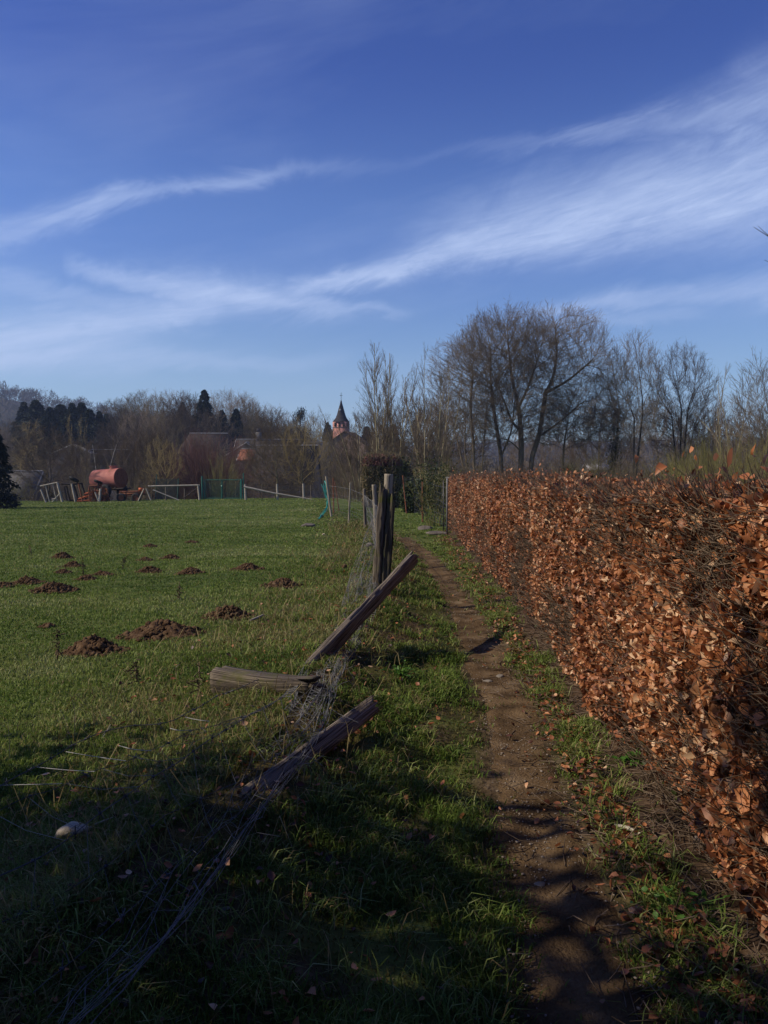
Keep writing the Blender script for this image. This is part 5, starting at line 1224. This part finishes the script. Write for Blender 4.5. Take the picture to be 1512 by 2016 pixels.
# tree beyond the right edge whose twig tips reach into view, and added unseen evergreens that shade the foreground
def edge_twig_tree():
    p = np.array([7.6, 12.0, float(terr(7.6, 12))]); o = empty('young_tree', p, 'slim tree whose bare twig tips poke in at the right edge against the sky', 'tree')
    mb = MB(); mb.tube([[0, 0, -.2], [.05, 0, 2.5], [0, 0, 5], [.1, 0, 7.5]], [.09, .07, .05, .015], 7); mb.build('trunk', MT['bark_mid'], o)
    rr = np.random.default_rng(95); tip = post3d(1484, 447, 12) - p; t2 = post3d(1505, 512, 12) - p
    mb = MB(); mb.tube([[0, 0, 4.4], [-.9, 0, 4.9], post3d(1520, 470, 12) - p, tip], [.03, .016, .007, .003], 5)
    mb.tube([post3d(1520, 470, 12) - p, post3d(1500, 455, 12) - p + [0, 0, .02], post3d(1492, 450, 12) - p + [0, 0, .04]], [.006, .004, .002], 4)
    mb.tube([[-.5, 0, 4.6], [-1.3, 0, 4.75], t2], [.012, .007, .003], 4); mb.tube([[-.9, 0, 4.9], post3d(1508, 462, 12) - p], [.006, .002], 4)
    for k in range(60):
        z = rr.uniform(2, 7.4); a = rr.uniform(-1.4, 1.4); l = rr.uniform(.5, 1.4); e = np.array([math.cos(a) * l, math.sin(a) * l, z + l * .7]); mb.tube([[0, 0, z], e * [.5, .5, 1] - [0, 0, l * .3], e], [.014, .009, .003], 4)
    mb.build('crown', MT['bark_dark'], o)
edge_twig_tree()
def shade_tree(x, y, H, rx, ry, cz, rz_, n, label, seed, size=(.12, .24)):
    p = np.array([x, y, float(terr(x, y))]); o = empty('unseen_evergreen', p, label, 'tree', 'unseen evergreens added to shade the foreground'); rr = np.random.default_rng(seed)
    mb = MB(); mb.tube([[0, 0, -.2], [.1, 0, H * .3], [0, 0, H * .85]], [.28, .2, .05], 8)
    P = nrm(rr.normal(0, 1, (n, 3))) * np.clip(np.abs(rr.normal(0, .48, (n, 1))) ** .5, 0, 1.2)
    P = P * (1 + .22 * np.sin(P[:, :1] * 9 + seed) * np.cos(P[:, 2:] * 8)) * [rx, ry, rz_] + [0, 0, cz]
    for k in range(40):
        e = P[int(rr.integers(0, n))] * .85; mb.tube([[0, 0, e[2] * .6], e], [.05, .015], 4)
    mb.build('trunk', MT['bark_dark'], o)
    V, Q, T = leafcloud(P, rr.uniform(*size, n), None, 1, .2, .7); mesh('crown', V, [Q, T], MT['evergreen'], o)
shade_tree(-6.0, 2.0, 5.0, 2.2, 2.3, 2.7, 2.9, 8500, 'unseen evergreen shrub added for shade by the fence, nearest the view', 204, (.09, .18))
shade_tree(-5.5, -.3, 6.6, 2.4, 2.5, 3.6, 4.0, 54000, 'unseen evergreen shrub added for shade level with the camera by the fence', 205, (.09, .18))
shade_tree(-5.4, -3.6, 6.0, 2.2, 2.4, 3.3, 3.6, 30000, 'unseen evergreen shrub added for shade behind the camera by the fence', 206, (.09, .18))
shade_tree(-7.6, -6.2, 9, 4.0, 3.2, 4.8, 4.4, 16000, 'unseen evergreen added for shade behind the camera near the fence', 202, (.14, .28))
shade_tree(1.0, -7.5, 9, 4.5, 3.0, 4.9, 4.4, 16000, 'unseen evergreen added for shade, closing the path behind the camera', 203, (.14, .28))
def shadow_limbs():  # added unseen limbs, laid out backwards from the shadow bars they cast
    """limbs of an added dead tree, out of view; they throw the thin shadows over the path"""
    o = empty('unseen_dead_tree', (-9.5, 2.4, float(terr(-9.5, 2.4))), 'leafless dead tree added outside the left edge to throw shadow bars', 'tree'); org = np.array(o.location); S = np.array(sd)
    mb = MB(); mb.tube([[0, 0, -.2], [.1, .1, 3.5], [.3, -.2, 6.5], [.2, -.4, 8.2]], [.16, .13, .08, .03], 8); mb.build('trunk', MT['bark_dark'], o)
    mb = MB()
    for pts, r in ((((960,1588,.0),(1030,1592,.5),(1120,1597,1),(1215,1602,1.2)), (.065,.05,.03,.01)), (((940,1668,0),(1040,1655,.4),(1140,1638,.9),(1235,1622,1.2)), (.05,.045,.03,.01)), (((980,1770,0),(1080,1745,.4),(1180,1720,.9)), (.03,.02,.01))):
        P = []
        for px, py, k in pts:
            g = gp(px, py); t = (g[0] + 7.6 - k * 1.6) / -S[0]; P.append(g + S * t - org)
        P = [np.array([.25, -.1, min(7.6, P[0][2] - .4)])] + P
        mb.tube(P, [r[0]] + list(r), 6)
    mb.build('limbs', MT['bark_dark'], o)
shadow_limbs()

# ------------------------------------------------------------------ far wood on the hills
def far_wood():
    rr = np.random.default_rng(300); n = 5200
    az = rr.uniform(-.75, .75, n); r = rr.uniform(300, 1250, n); x = np.sin(az) * r; y = np.cos(az) * r; z = terr(x, y)
    Vs, Fs, off = [], [], 0
    m_ = 100; h = rr.uniform(9, 17, n); w = rr.uniform(4, 8, n)
    d = nrm(rr.normal(0, 1, (n, m_, 3)) + [0, 0, .5]); q = rr.uniform(.45, 1, (n, m_, 1))
    c = np.stack([x, y, z + h * .5], -1)[:, None] + d * q * np.stack([w, w, h * .55], -1)[:, None]
    dd = nrm(d + rr.normal(0, .5, (n, m_, 3)) + [0, 0, .5]); s = nrm(np.cross(dd, rr.normal(0, 1, (n, m_, 3)))) * rr.uniform(.12, .42, (n, m_, 1))
    L_ = rr.uniform(1.2, 3.2, (n, m_, 1)); V = np.stack([c - s, c + s, c + dd * L_], 2).reshape(-1, 3); F = np.arange(len(V)).reshape(-1, 3)
    o = mesh('far_woodland', V, [F], MT['farwood']); tag(o, 'leafless brown grey woodland covering the far hillsides', 'woodland', kind='stuff')
far_wood()

def slope_wood():
    rr = np.random.default_rng(310); n = 420
    x = rr.uniform(-125, 0, n); y = rr.uniform(196, 300, n); z = terr(x, y); px = 756 + x / y * FX
    top = np.interp(px, [-200, 0, 190, 230, 280, 390, 420, 500, 640, 760], [815, 845, 840, 812, 800, 798, 808, 822, 846, 850]) + rr.uniform(8, 30, n)
    h = CAMZ + (950 - top) / FX * y - z; w = rr.uniform(3.5, 6, n); m_ = 750
    d = nrm(rr.normal(0, 1, (n, m_, 3)) + [0, 0, .1]); q = rr.uniform(.3, 1, (n, m_, 1))
    c = np.stack([x, y, z + h * .5], -1)[:, None] + d * q * np.stack([w, w, h * .5], -1)[:, None]
    dd = nrm(d + rr.normal(0, .5, (n, m_, 3)) + [0, 0, .15]); s = nrm(np.cross(dd, rr.normal(0, 1, (n, m_, 3)))) * rr.uniform(.03, .09, (n, m_, 1))
    V = np.stack([c - s, c + s, c + dd * rr.uniform(.7, 1.7, (n, m_, 1))], 2).reshape(-1, 3); F = np.arange(len(V)).reshape(-1, 3)
    tag(mesh('slope_woodland', V, [F], MT['farwood']), 'dense leafless brown wood on the slope just behind the village roofs', 'woodland', kind='stuff')
slope_wood()
# ------------------------------------------------------------------ buildings
def house(px, D, wpx, dep, eave_py, ridge_py, rz, wall, roof, label, chim=None, name='house', windows=True, hip=0.0, verge=True):
    s = D / FX; x = (px - 756) * s; z = float(terr(x, D)); o = empty(name, (x, D, z), label, 'house', rz=rz)
    L_, d = wpx * s / 2, dep / 2; e = CAMZ + (950 - eave_py) * s - z; r = CAMZ + (950 - ridge_py) * s - z
    mb = MB(); mb.add([(-L_,-d,-1),(L_,-d,-1),(L_,d,-1),(-L_,d,-1),(-L_,-d,e),(L_,-d,e),(L_,d,e),(-L_,d,e),(-L_,0,r-.15 if not hip else e),(L_,0,r-.15 if not hip else e)], [[0,1,5,4],[2,3,7,6]])
    mb.add([(-L_,-d,-1),(-L_,d,-1),(-L_,d,e),(-L_,0,(r-.15) if not hip else e),(-L_,-d,e)], [[0,4,3,2,1]]); mb.add([(L_,-d,-1),(L_,d,-1),(L_,d,e),(L_,0,(r-.15) if not hip else e),(L_,-d,e)], [[0,1,2,3,4]])
    mb.build('wall', MT[wall], o)
    ov = .35; a = (r - e) / d; t = .14; mb = MB()
    for sg in (-1, 1):
        yo = sg * (d + ov); zo = e - a * ov; hx = L_ + .2 - hip
        V = [(-L_-.2, yo, zo), (L_+.2, yo, zo), (hx, 0, r), (-hx, 0, r)]; V += [(p[0], p[1], p[2] + t) for p in V]
        mb.add(V, [[0,1,2,3],[4,7,6,5],[0,4,5,1],[1,5,6,2],[2,6,7,3],[3,7,4,0]])
    if hip:
        for sx in (-1, 1):
            V = [(sx*(L_+.2), -d-ov, e-a*ov+.01), (sx*(L_+.2), d+ov, e-a*ov+.01), (sx*(L_+.2-hip), 0, r+.01)]; V += [(p[0], p[1], p[2]+t) for p in V]
            mb.add(V, [[0,1,2],[3,5,4]]); mb.add(V, [[0,3,4,1],[1,4,5,2],[2,5,3,0]])
    rf = mb.build('roof', MT[roof], o)
    mb = MB(); hx = L_ + .2 - hip; mb.tube([(-hx, 0, r + t + .02), (hx, 0, r + t + .02)], .09, 6); mb.build('ridge', MT['verge'], rf)
    if verge and not hip:
        for sx in (-1, 1):
            mb = MB()
            for sg in (-1, 1):
                p, q = np.array([sx * (L_ + .24), sg * (d + ov), e - a * ov + .02]), np.array([sx * (L_ + .24), 0, r + .02]); mb.tube([p, q], .09, 4)
            mb.build('bargeboard', MT['verge'], rf)
    if chim is not None:
        mb = MB(); mb.box((chim * L_, 0, r + .5), (1.0, .7, 1.9)); c = mb.build('chimney', MT['roof_grey'], rf); mb = MB(); mb.box((chim * L_, 0, r + 1.75), (.8, .6, .7)); mb.build('chimney_pot', MT['slate'], c)
    if windows:
        for k in np.linspace(-.7, .7, max(2, int(L_ / 2))):
            mb = MB(); mb.box((k * L_, -d - .02, e * .55), (1.0, .08, 1.2)); w_ = mb.build('window', MT['verge'], o); mb = MB(); mb.box((k * L_, -d - .065, e * .55), (.82, .03, 1.02)); mb.build('pane', MT['pane'], w_)
    return o
house(412, 150, 104, 9, 895, 855, .04, 'stone_wall', 'roof_brown', 'house with a hipped dark brown roof behind the red shrub', hip=1.6)
house(528, 146, 120, 9, 905, 867, .03, 'render_white', 'slate', 'long slate roofed house with a grey block chimney', chim=-.30)
house(488, 136, 26, 7, 898, 873, R_(90), 'render_white', 'slate', 'small gable with white bargeboards in front of the long slate roof', verge=True, name='gable_house')
house(493, 126, 32, 6, 906, 886, .0, 'stone_wall', 'roof_orange', 'low outbuilding with a patchy orange tiled roof', name='outbuilding', windows=False)
house(566, 120, 116, 10, 950, 879, -.05, 'stone_wall', 'slate', 'barn with a big dark slate roof behind the sloping rail', name='barn', windows=False, verge=False)
house(622, 165, 44, 10, 905, 872, -.1, 'stone_wall', 'roof_grey', 'house with a pale grey roof between the barn and the church')
house(188, 160, 140, 10, 915, 887, .0, 'render_white', 'roof_brown', 'long low house behind the birch at left')
house(148, 156, 24, 7, 892, 877, R_(90), 'render_white', 'verge', 'small cream gable above the long low left house', name='gable_house')
house(40, 92, 80, 7, 975, 930, .1, 'render_white', 'roof_grey', 'low grey roofed shed behind the black spreading tree', name='shed', windows=False)
house(1172, 120, 40, 5, 925, 916, .0, 'render_white', 'verge', 'low white roofed shed glimpsed under the beeches', name='shed', windows=False)
def church():
    D = 200; s = D / FX; x = (672 - 756) * s; z = float(terr(x, D)); rz = R_(-12); o = empty('church', (x, D, z), 'village church with a pink brick tower and slate spire', 'church', rz=rz)
    top = CAMZ + (950 - 832) * s - z; hw = 13.6 * s; 
    mb = MB(); mb.box((0, 0, top / 2), (2 * hw, 2 * hw, top)); tw = mb.build('tower', MT['brick_pink'], o)
    for f in range(4):
        Rm = rot((0, 0, 1), f * math.pi / 2)
        for k in (-.62, 0, .62):
            mb = MB(); mb.box(np.array((k * hw, -hw - .02, top - .65)) @ Rm.T, np.array((.48, .1, 1.0)), Rm); mb.build('louvre', MT['dark_metal'], tw)
    mb = MB(); mb.box((0, 0, top - 1.35), (2 * hw + .12, 2 * hw + .12, .14)); mb.build('string_course', MT['stone'], tw)
    rings = [(hw + .28, 0), (hw + .18, .2), (hw * .80, 1.1), (hw * .62, 1.9), (.10, 5.4)]
    mb = MB(); V = []
    for r, h in rings:
        for q in range(8):
            a = q * math.pi / 4 + math.pi / 8; rad = r / max(abs(math.cos(a)), abs(math.sin(a))) * (1 if h < .5 else .92); V.append((rad * math.cos(a), rad * math.sin(a), top + h))
    F = [[i * 8 + q, i * 8 + (q + 1) % 8, (i + 1) * 8 + (q + 1) % 8, (i + 1) * 8 + q] for i in range(4) for q in range(8)]; mb.add(V, F); mb.add(V[:8], [list(range(8))[::-1]]); mb.add(V[-8:], [list(range(8))])
    sp = mb.build('spire', MT['slate'], o); mb = MB(); mb.box((0, -.85, top + 3.0), (.35, .3, .5)); mb.build('roof_light', MT['verge'], sp)
    mb = MB(); mb.tube([(0, 0, top + 5.1), (0, 0, top + 7.4)], .055, 5); mb.tube([(-.35, 0, top + 6.7), (.35, 0, top + 6.7)], .05, 5); mb.tube([(0, 0, top + 5.1), (0, 0, top + 5.5)], [.22, .1], 6); mb.build('cross', MT['dark_metal'], sp)
    # nave in front, gable towards the path, roof ridge running away
    cx, hwN = 3.4, 5.6; e = CAMZ + (950 - 884) * s - z; r = CAMZ + (950 - 855) * s - z; y0, y1 = -9, 1.2
    mb = MB(); mb.add([(cx-hwN,y0,-1),(cx+hwN,y0,-1),(cx+hwN,y0,e),(cx,y0,r),(cx-hwN,y0,e)], [[0,1,2,3,4]])
    mb.add([(cx-hwN,y0,-1),(cx-hwN,y1,-1),(cx-hwN,y1,e),(cx-hwN,y0,e)], [[0,3,2,1]]); mb.add([(cx+hwN,y0,-1),(cx+hwN,y1,-1),(cx+hwN,y1,e),(cx+hwN,y0,e)], [[0,1,2,3]]); mb.add([(cx-hwN,y1,-1),(cx+hwN,y1,-1),(cx+hwN,y1,e),(cx,y1,r),(cx-hwN,y1,e)], [[0,4,3,2,1]])
    mb.build('nave', MT['stone_wall'], o)
    mb = MB()
    for sg in (-1, 1):
        V = [(cx + sg * (hwN + .4), y0 - .3, e - .2), (cx, y0 - .3, r + .03), (cx, y1, r + .03), (cx + sg * (hwN + .4), y1, e - .2)]; V += [(a, b, c + .25) for a, b, c in V]; mb.add(V, [[0,1,2,3],[4,7,6,5],[0,4,5,1],[1,5,6,2],[2,6,7,3],[3,7,4,0]])
    mb.build('nave_roof', MT['roof_brown'], o)
    mb = MB(); mb.box((cx + .9, y0 - 1.2, 5), (2.2, 2, 10)); a_ = mb.build('apse', MT['stone_wall'], o); mb = MB(); mb.box((cx + .9, y0 - 1.2, 10.1), (2.6, 2.3, .25)); mb.build('coping', MT['verge'], a_)
church()

# ------------------------------------------------------------------ farm things at the pasture edge
def farm():
    # slurry tank
    D = 66.0; s = D / FX
    def W3(px, py, dy=0): return np.array([(px - 756) * s, D + dy, CAMZ + (950 - py) * s])
    c = W3(214, 943); zg = float(terr(c[0], D)); o = empty('slurry_tanker', (c[0], D, zg), 'faded red slurry tank standing on its trailer among scrap', 'tanker'); org = np.array(o.location)
    ax = nrm(np.array([math.cos(R_(24)), -math.sin(R_(24)), .055])); Lh = 1.32; R0 = 19.5 * s
    up = nrm(np.array([0, 0, 1]) - ax * ax[2]); sd_ = np.cross(up, ax); cc = c - org
    prof = [(-Lh-.16, 0), (-Lh-.15, R0*.35), (-Lh-.10, R0*.75), (-Lh-.02, R0*.97), (-Lh+.02, R0), (-Lh+.6, R0), (0, R0), (.6, R0), (Lh-.05, R0), (Lh, R0*1.015), (Lh+.03, R0*1.0)]
    a = np.arange(40) * 2 * math.pi / 40; V = np.array([[cc + ax * t + r * (np.cos(q) * up + np.sin(q) * sd_) for q in a] for t, r in prof]).reshape(-1, 3)
    i = np.arange(len(V)).reshape(len(prof), 40); F = np.stack([i[:-1], np.roll(i[:-1], -1, 1), np.roll(i[1:], -1, 1), i[1:]], -1).reshape(-1, 4); mesh('tank', V, [F], MT['tankred'], o, smooth=True)
    prof = [(Lh+.02, R0*.99), (Lh+.03, R0*.9), (Lh+.07, R0*.5), (Lh+.08, .0)]
    V = np.array([[cc + ax * t + r * (np.cos(q) * up + np.sin(q) * sd_) for q in a] for t, r in prof]).reshape(-1, 3); i = np.arange(len(V)).reshape(4, 40); F = np.stack([i[:-1], np.roll(i[:-1], -1, 1), np.roll(i[1:], -1, 1), i[1:]], -1).reshape(-1, 4); mesh('end_cap', V, [F], MT['rust'], o, smooth=True)
    mb = MB(); p = cc + ax * .62 + up * R0 * .97; mb.tube([p, p + up * .22], .30, 14); mb.tube([p + up * .2, p + up * .25], .36, 14); mb.build('hatch', MT['tankred'], o)
    mb = MB()
    for q in (-.45, .45): mb.tube([cc + ax * (-Lh) - up * (R0 + .05) + sd_ * q, cc + ax * (Lh + .6) - up * (R0 + .05) + sd_ * q], .06, 4)
    for q in (-.9, 0, .9): mb.box(cc + ax * q - up * (R0 + .0), (.12, 1.1, .18))
    mb.build('chassis', MT['dark_metal'], o)
    def wheel(parent, c, n, R, w, name='wheel'):
        n = nrm(np.array(n, float)); mb = MB(); u = nrm(np.cross(n, [0.1, .2, 1])); v = np.cross(n, u); pr = [(-w/2, R*.62), (-w/2, R*.9), (-w*.3, R), (w*.3, R), (w/2, R*.9), (w/2, R*.62), (-w/2, R*.62)]; a = np.arange(28) * 2 * math.pi / 28
        V = np.array([[np.array(c) + n * t + r * (np.cos(q) * u + np.sin(q) * v) for q in a] for t, r in pr]).reshape(-1, 3); i = np.arange(len(V)).reshape(len(pr), 28); F = np.stack([i[:-1], np.roll(i[:-1], -1, 1), np.roll(i[1:], -1, 1), i[1:]], -1).reshape(-1, 4)
        t_ = mesh(name, V, [F], MT['rubber'], parent, smooth=True); mb = MB(); mb.tube([np.array(c) - n * w * .25, np.array(c) + n * w * .25], R * .63, 20); mb.build('rim', MT['rust'], t_)
    for q in (-1, 1): wheel(o, cc + ax * .55 - up * (R0 - .18) + sd_ * q * .95 - np.array([0, 0, .35]), sd_, .52, .34)
    wheel(o, cc + ax * .0 + np.array([0, -.9, -1.45]), [.1, 1, .1], .42, .25, 'spare_wheel')
    # rusty tedder with a raised tyre
    def rel(o, px, py, dy=0): return W3(px, py, dy) - np.array(o.location)
    rr = np.random.default_rng(401)
    def base(px): x = (px - 756) * s; return (x, D - 2.0, float(terr(x, D - 2.0)))
    o = empty('hay_tedder', base(213), 'rusty hay tedder with bent tines in front of the red tank', 'farm machine')
    mb = MB()
    for a_, b_ in (((193,958),(194,988)), ((193,957),(216,955)), ((216,955),(224,985)), ((197,960),(206,986)), ((206,958),(199,985)), ((222,962),(228,980)), ((193,968),(225,964)), ((196,986),(226,984)), ((205,972),(222,958)), ((228,966),(232,986))): mb.tube([rel(o, *a_, -2), rel(o, *b_, -2)], .055, 4)
    mb.build('frame', MT['rust'], o); mb = MB()
    for k in range(34):
        px = rr.uniform(193, 232); py = rr.uniform(960, 976); mb.tube([rel(o, px, py, -2 + rr.uniform(-.5, .6)), rel(o, px + rr.normal(0, 3), py + 5, -2.2), rel(o, px + rr.normal(0, 5), py + rr.uniform(8, 13), -2)], .022, 3)
    mb.build('tines', MT['rust'], o); mb = MB(); mb.tube([rel(o, 217, 962, -2.2), rel(o, 215, 986, -2.3)], .10, 6); mb.tube([rel(o, 207, 968, -2.3), rel(o, 213, 984, -2.3)], .06, 4); mb.build('pale_strut', MT['whitewood'], o)
    wheel(o, rel(o, 211, 949, -2), [.35, .25, 1], .36, .17, 'raised_tyre'); mb = MB(); mb.tube([rel(o, 212, 950, -2), rel(o, 209, 960, -2)], .06, 5); mb.build('stub_axle', MT['dark_metal'], o)
    # orange plough / second implement
    o = empty('old_cultivator', base(176), 'old cultivator with orange beams and a raised tyre between frame and tedder', 'farm machine')
    mb = MB()
    for a_, b_ in (((168,982),(186,977)), ((180,972),(206,966)), ((178,978),(200,972)), ((166,986),(192,984))): mb.tube([rel(o, *a_, -1.5), rel(o, *b_, -1.5)], .09, 6)
    mb.build('beam', MT['orange'], o); mb = MB()
    for a_, b_ in (((136,952),(152,953)), ((152,953),(176,952)), ((160,955),(168,985)), ((145,957),(152,986)), ((175,952),(184,988)), ((158,952),(160,985)), ((150,984),(185,987))): mb.tube([rel(o, *a_, -1.5), rel(o, *b_, -1.5)], .07, 4)
    mb.build('frame', MT['dark_metal'], o); wheel(o, rel(o, 160, 944, -1.5), [.45, .3, 1], .42, .22, 'raised_tyre')
    # wooden rack
    o = empty('wooden_rack', base(122), 'tilted grey wooden frame leaning at the left end of the scrap', 'frame')
    for k, (a_, b_, r, m_) in enumerate((((101,963),(111,989),.07,'whitewood'), ((110,955),(118,989),.045,'whitewood'), ((124,953),(131,986),.035,'whitewood'), ((133,951),(142,987),.10,'whitewood'), ((100,957),(133,950),.055,'whitewood'), ((146,958),(151,985),.06,'roof_brown'), ((160,952),(167,988),.075,'whitewood'), ((173,952),(181,987),.06,'rust'), ((120,990),(140,968),.05,'whitewood'), ((122,982),(132,981),.05,'whitewood'))):
        mb = MB(); mb.tube([rel(o, *a_, -2), rel(o, *b_, -2)], r, 4); mb.build('rail' if k in (4, 8, 9) else 'upright', MT[m_], o)
    # low rusty trailer
    o = empty('scrap_trailer', base(272), 'low rusty trailer with a dark wheel right of the red tank', 'trailer')
    mb = MB()
    for a_, b_, r in (((250,968),(292,967),.07), ((250,976),(290,975),.05), ((262,966),(262,982),.05), ((285,966),(288,980),.06), ((252,966),(250,985),.05), ((247,984),(262,972),.04)): mb.tube([rel(o, *a_, -1.8), rel(o, *b_, -1.8)], r, 4)
    mb.box(rel(o, 270, 972, -1.2), (1.9, .9, .18)); mb.build('frame', MT['rust'], o); mb = MB(); mb.box(rel(o, 291, 963, -1.8), (.32, .3, .25)); mb.box(rel(o, 296, 966, -1.8), (.16, .2, .4)); mb.build('bracket', MT['orange'], o)
    for px in (253, 281): wheel(o, rel(o, px, 979, -1.8), [.1, 1, 0], .38, .22)
    # trestle
    o = empty('trestle', base(304), 'pale A shaped trestle legs left of the white rail', 'trestle')
    for a_, b_ in (((298,962),(287,985)), ((302,961),(311,984))): mb = MB(); mb.tube([rel(o, *a_, -2), rel(o, *b_, -2)], .055, 4); mb.build('leg', MT['whitewood'], o)
    # green net frame
    o = empty('net_screen', base(330), 'dark green net screen on thin poles behind the white rail', 'net')
    for px in (309, 352): mb = MB(); mb.tube([rel(o, px, 934 if px < 320 else 942, 0), rel(o, px - 3, 984, 0)], .04, 5); mb.build('pole', MT['greynet'], o)
    mb = MB()
    for k in range(27): px = 309 + 43 * k / 26; mb.tube([rel(o, px, 943 + rr.normal(0, .4), 0), rel(o, px, 981, 0)], .011, 3)
    for k in range(20): py = 943 + 38 * k / 19; mb.tube([rel(o, 309, py, 0), rel(o, 330, py + .8, 0), rel(o, 352, py, 0)], .011, 3)
    mb.build('netting', MT['greynet'], o)
    # white rail frame
    o = empty('wooden_goal', base(355), 'whitish wooden goal like rail with one leg left of the green gate', 'rail')
    for nm, a_, b_, r in (('rail', (306,957), (404,955), .06), ('leg', (401,954), (404,985), .08), ('brace', (315,964), (365,984), .05)): mb = MB(); mb.tube([rel(o, *a_, -2), rel(o, *b_, -2)], r, 5); mb.build(nm, MT['whitewood'], o)
    for px, top in ((332, 959), (368, 964)):
        p = base(px); mb = MB(); mb.tube([(0, 1.2, -.1), (.02, 1.2, (986 - top) * s)], .06, 6); q = mb.build('stake', MT['wood_grey']); q.location = p; tag(q, 'short grey stake under the white rail, ' + ('nearer the trestle' if px < 350 else 'nearer the green gate'), 'stake')
    mb = MB(); o2 = empty('leaning_bar', base(384), 'thin black bar leaning between the white rail and gate', 'bar'); mb.tube([rel(o2, 370, 980, -1.5), rel(o2, 402, 957, -1.5)], .035, 4); mb.build('rod', MT['dark_metal'], o2)
    # green gate
    o = empty('metal_gate', base(449), 'green double leaf metal mesh gate in the pasture boundary', 'gate')
    for px, t_, r in ((409, 938, .065), (413, 943, .05), (484, 943, .06), (488, 932, .05)): mb = MB(); mb.tube([rel(o, px, t_, -2), rel(o, px, 982, -2)], r, 6); mb.build('post', MT['greenpaint'], o)
    for xa, xb in ((416, 446), (448, 482)):
        mb = MB(); y0, y1 = 945, 980
        for a_, b_ in (((xa,y0),(xb,y0)), ((xa,y1),(xb,y1)), ((xa,y0),(xa,y1)), ((xb,y0),(xb,y1))): mb.tube([rel(o, *a_, -2), rel(o, *b_, -2)], .034, 4)
        lf = mb.build('leaf_frame', MT['greenpaint'], o); mb = MB()
        for k in range(1, 20): px = xa + (xb - xa) * k / 20; mb.tube([rel(o, px, y0, -2), rel(o, px, y1, -2)], .006, 3)
        for k in range(1, 12): py = y0 + (y1 - y0) * k / 12; mb.tube([rel(o, xa, py, -2), rel(o, xb, py, -2)], .006, 3)
        mb.build('mesh_infill', MT['greenpaint'], lf)
    mb = MB(); mb.box(rel(o, 447, 958, -2.05), (.12, .06, .25)); mb.build('latch', MT['greenpaint'], o)
    # broken rail
    o = empty('rail_fence', base(555), 'weathered post and rail fence with its rail dropped and sloping down', 'fence')
    for px, t_ in ((491, 953), (552, 953), (602, 952)): mb = MB(); mb.tube([rel(o, px, t_, -2), rel(o, px + 1, 983, -2)], [.09, .10], 6); mb.build('post', MT['whitewood'], o)
    mb = MB(); mb.tube([rel(o, 489, 958, -2.2), rel(o, 545, 970, -2.2), rel(o, 600, 979, -2.2), rel(o, 624, 983, -2.2)], [.10, .075, .06, .04], 6); mb.build('rail', MT['whitewood'], o)
    for px, t_, lb in ((518, 955, 'thin grey stake between the first two rail posts'), (613, 956, 'thin grey stake right of the last rail post')):
        p = base(px); mb = MB(); mb.tube([(0, 1.5, -.1), (0, 1.5, (984 - t_) * s)], .035, 5); q = mb.build('stake', MT['wood_grey']); q.location = p; tag(q, lb, 'stake')
    # wire fence behind
    A = [W3(px, 957, 1) for px in (100, 250, 400)] ; B = [W3(px, 982, 1) for px in (100, 250, 400)]
    net('wire_fence', [W3(490, 957, 1), W3(560, 957, 1), W3(640, 955, 1)], [W3(490, 981, 1), W3(560, 981, 1), W3(640, 980, 1)], 6, 40, .008, 'wire_dark', 'thin dark wire fence behind the sloping rail', .01, seed=77)
farm()
def dead_weed(px, py, h, label, seed):
    p = gp(px, py); rr = np.random.default_rng(seed); mb = MB(); e = np.array([rr.normal(0, .03), 0, h]); mb.tube([[0, 0, -.01], e * .5 + [.012, 0, 0], e], [.004, .003, .002], 4)
    for k in range(26): z = rr.uniform(.15, 1) * h; q = np.array([e[0] * z / h, 0, z]); mb.tube([q, q + rr.normal(0, .028, 3)], [.004, .006], 3)
    o = mb.build('dead_weed', MT['twig_brown']); o.location = p; tag(o, label, 'weed', 'dried weeds standing in the pasture')
dead_weed(112, 1300, .26, 'dead brown weed stalk beside the large near molehill', 1); dead_weed(352, 1182, .2, 'dead weed stalk in the open pasture beyond the long molehill', 2)
dead_weed(240, 1121, .22, 'dead weed near the far pointed molehill', 3); dead_weed(165, 1137, .3, 'dead weed among the clustered molehills', 4); dead_weed(62, 1096, .22, 'dead weed at the far left of the pasture', 5)
dead_weed(385, 1390, .30, 'dark dried weed stalk left of the mossy stump', 6); dead_weed(268, 1350, .2, 'dried weed in the near pasture below the long molehill', 7)

# ------------------------------------------------------------------ air
def haze():
    mb = MB(); mb.box((0, 700, 75), (2800, 1800, 180)); 
    m = bpy.data.materials.new('haze'); m.use_nodes = True; t = m.node_tree; t.nodes.clear(); out = N(t, 'ShaderNodeOutputMaterial'); v = N(t, 'ShaderNodeVolumePrincipled')
    v.inputs['Color'].default_value = (.50, .66, 1.0, 1); v.inputs['Density'].default_value = .0003; v.inputs['Anisotropy'].default_value = .2
    t.links.new(v.outputs[0], out.inputs['Volume']); o = mb.build('haze', m); tag(o, 'thin blue air haze over the valley', 'haze', kind='stuff')
USE_HAZE = True
if USE_HAZE: haze()
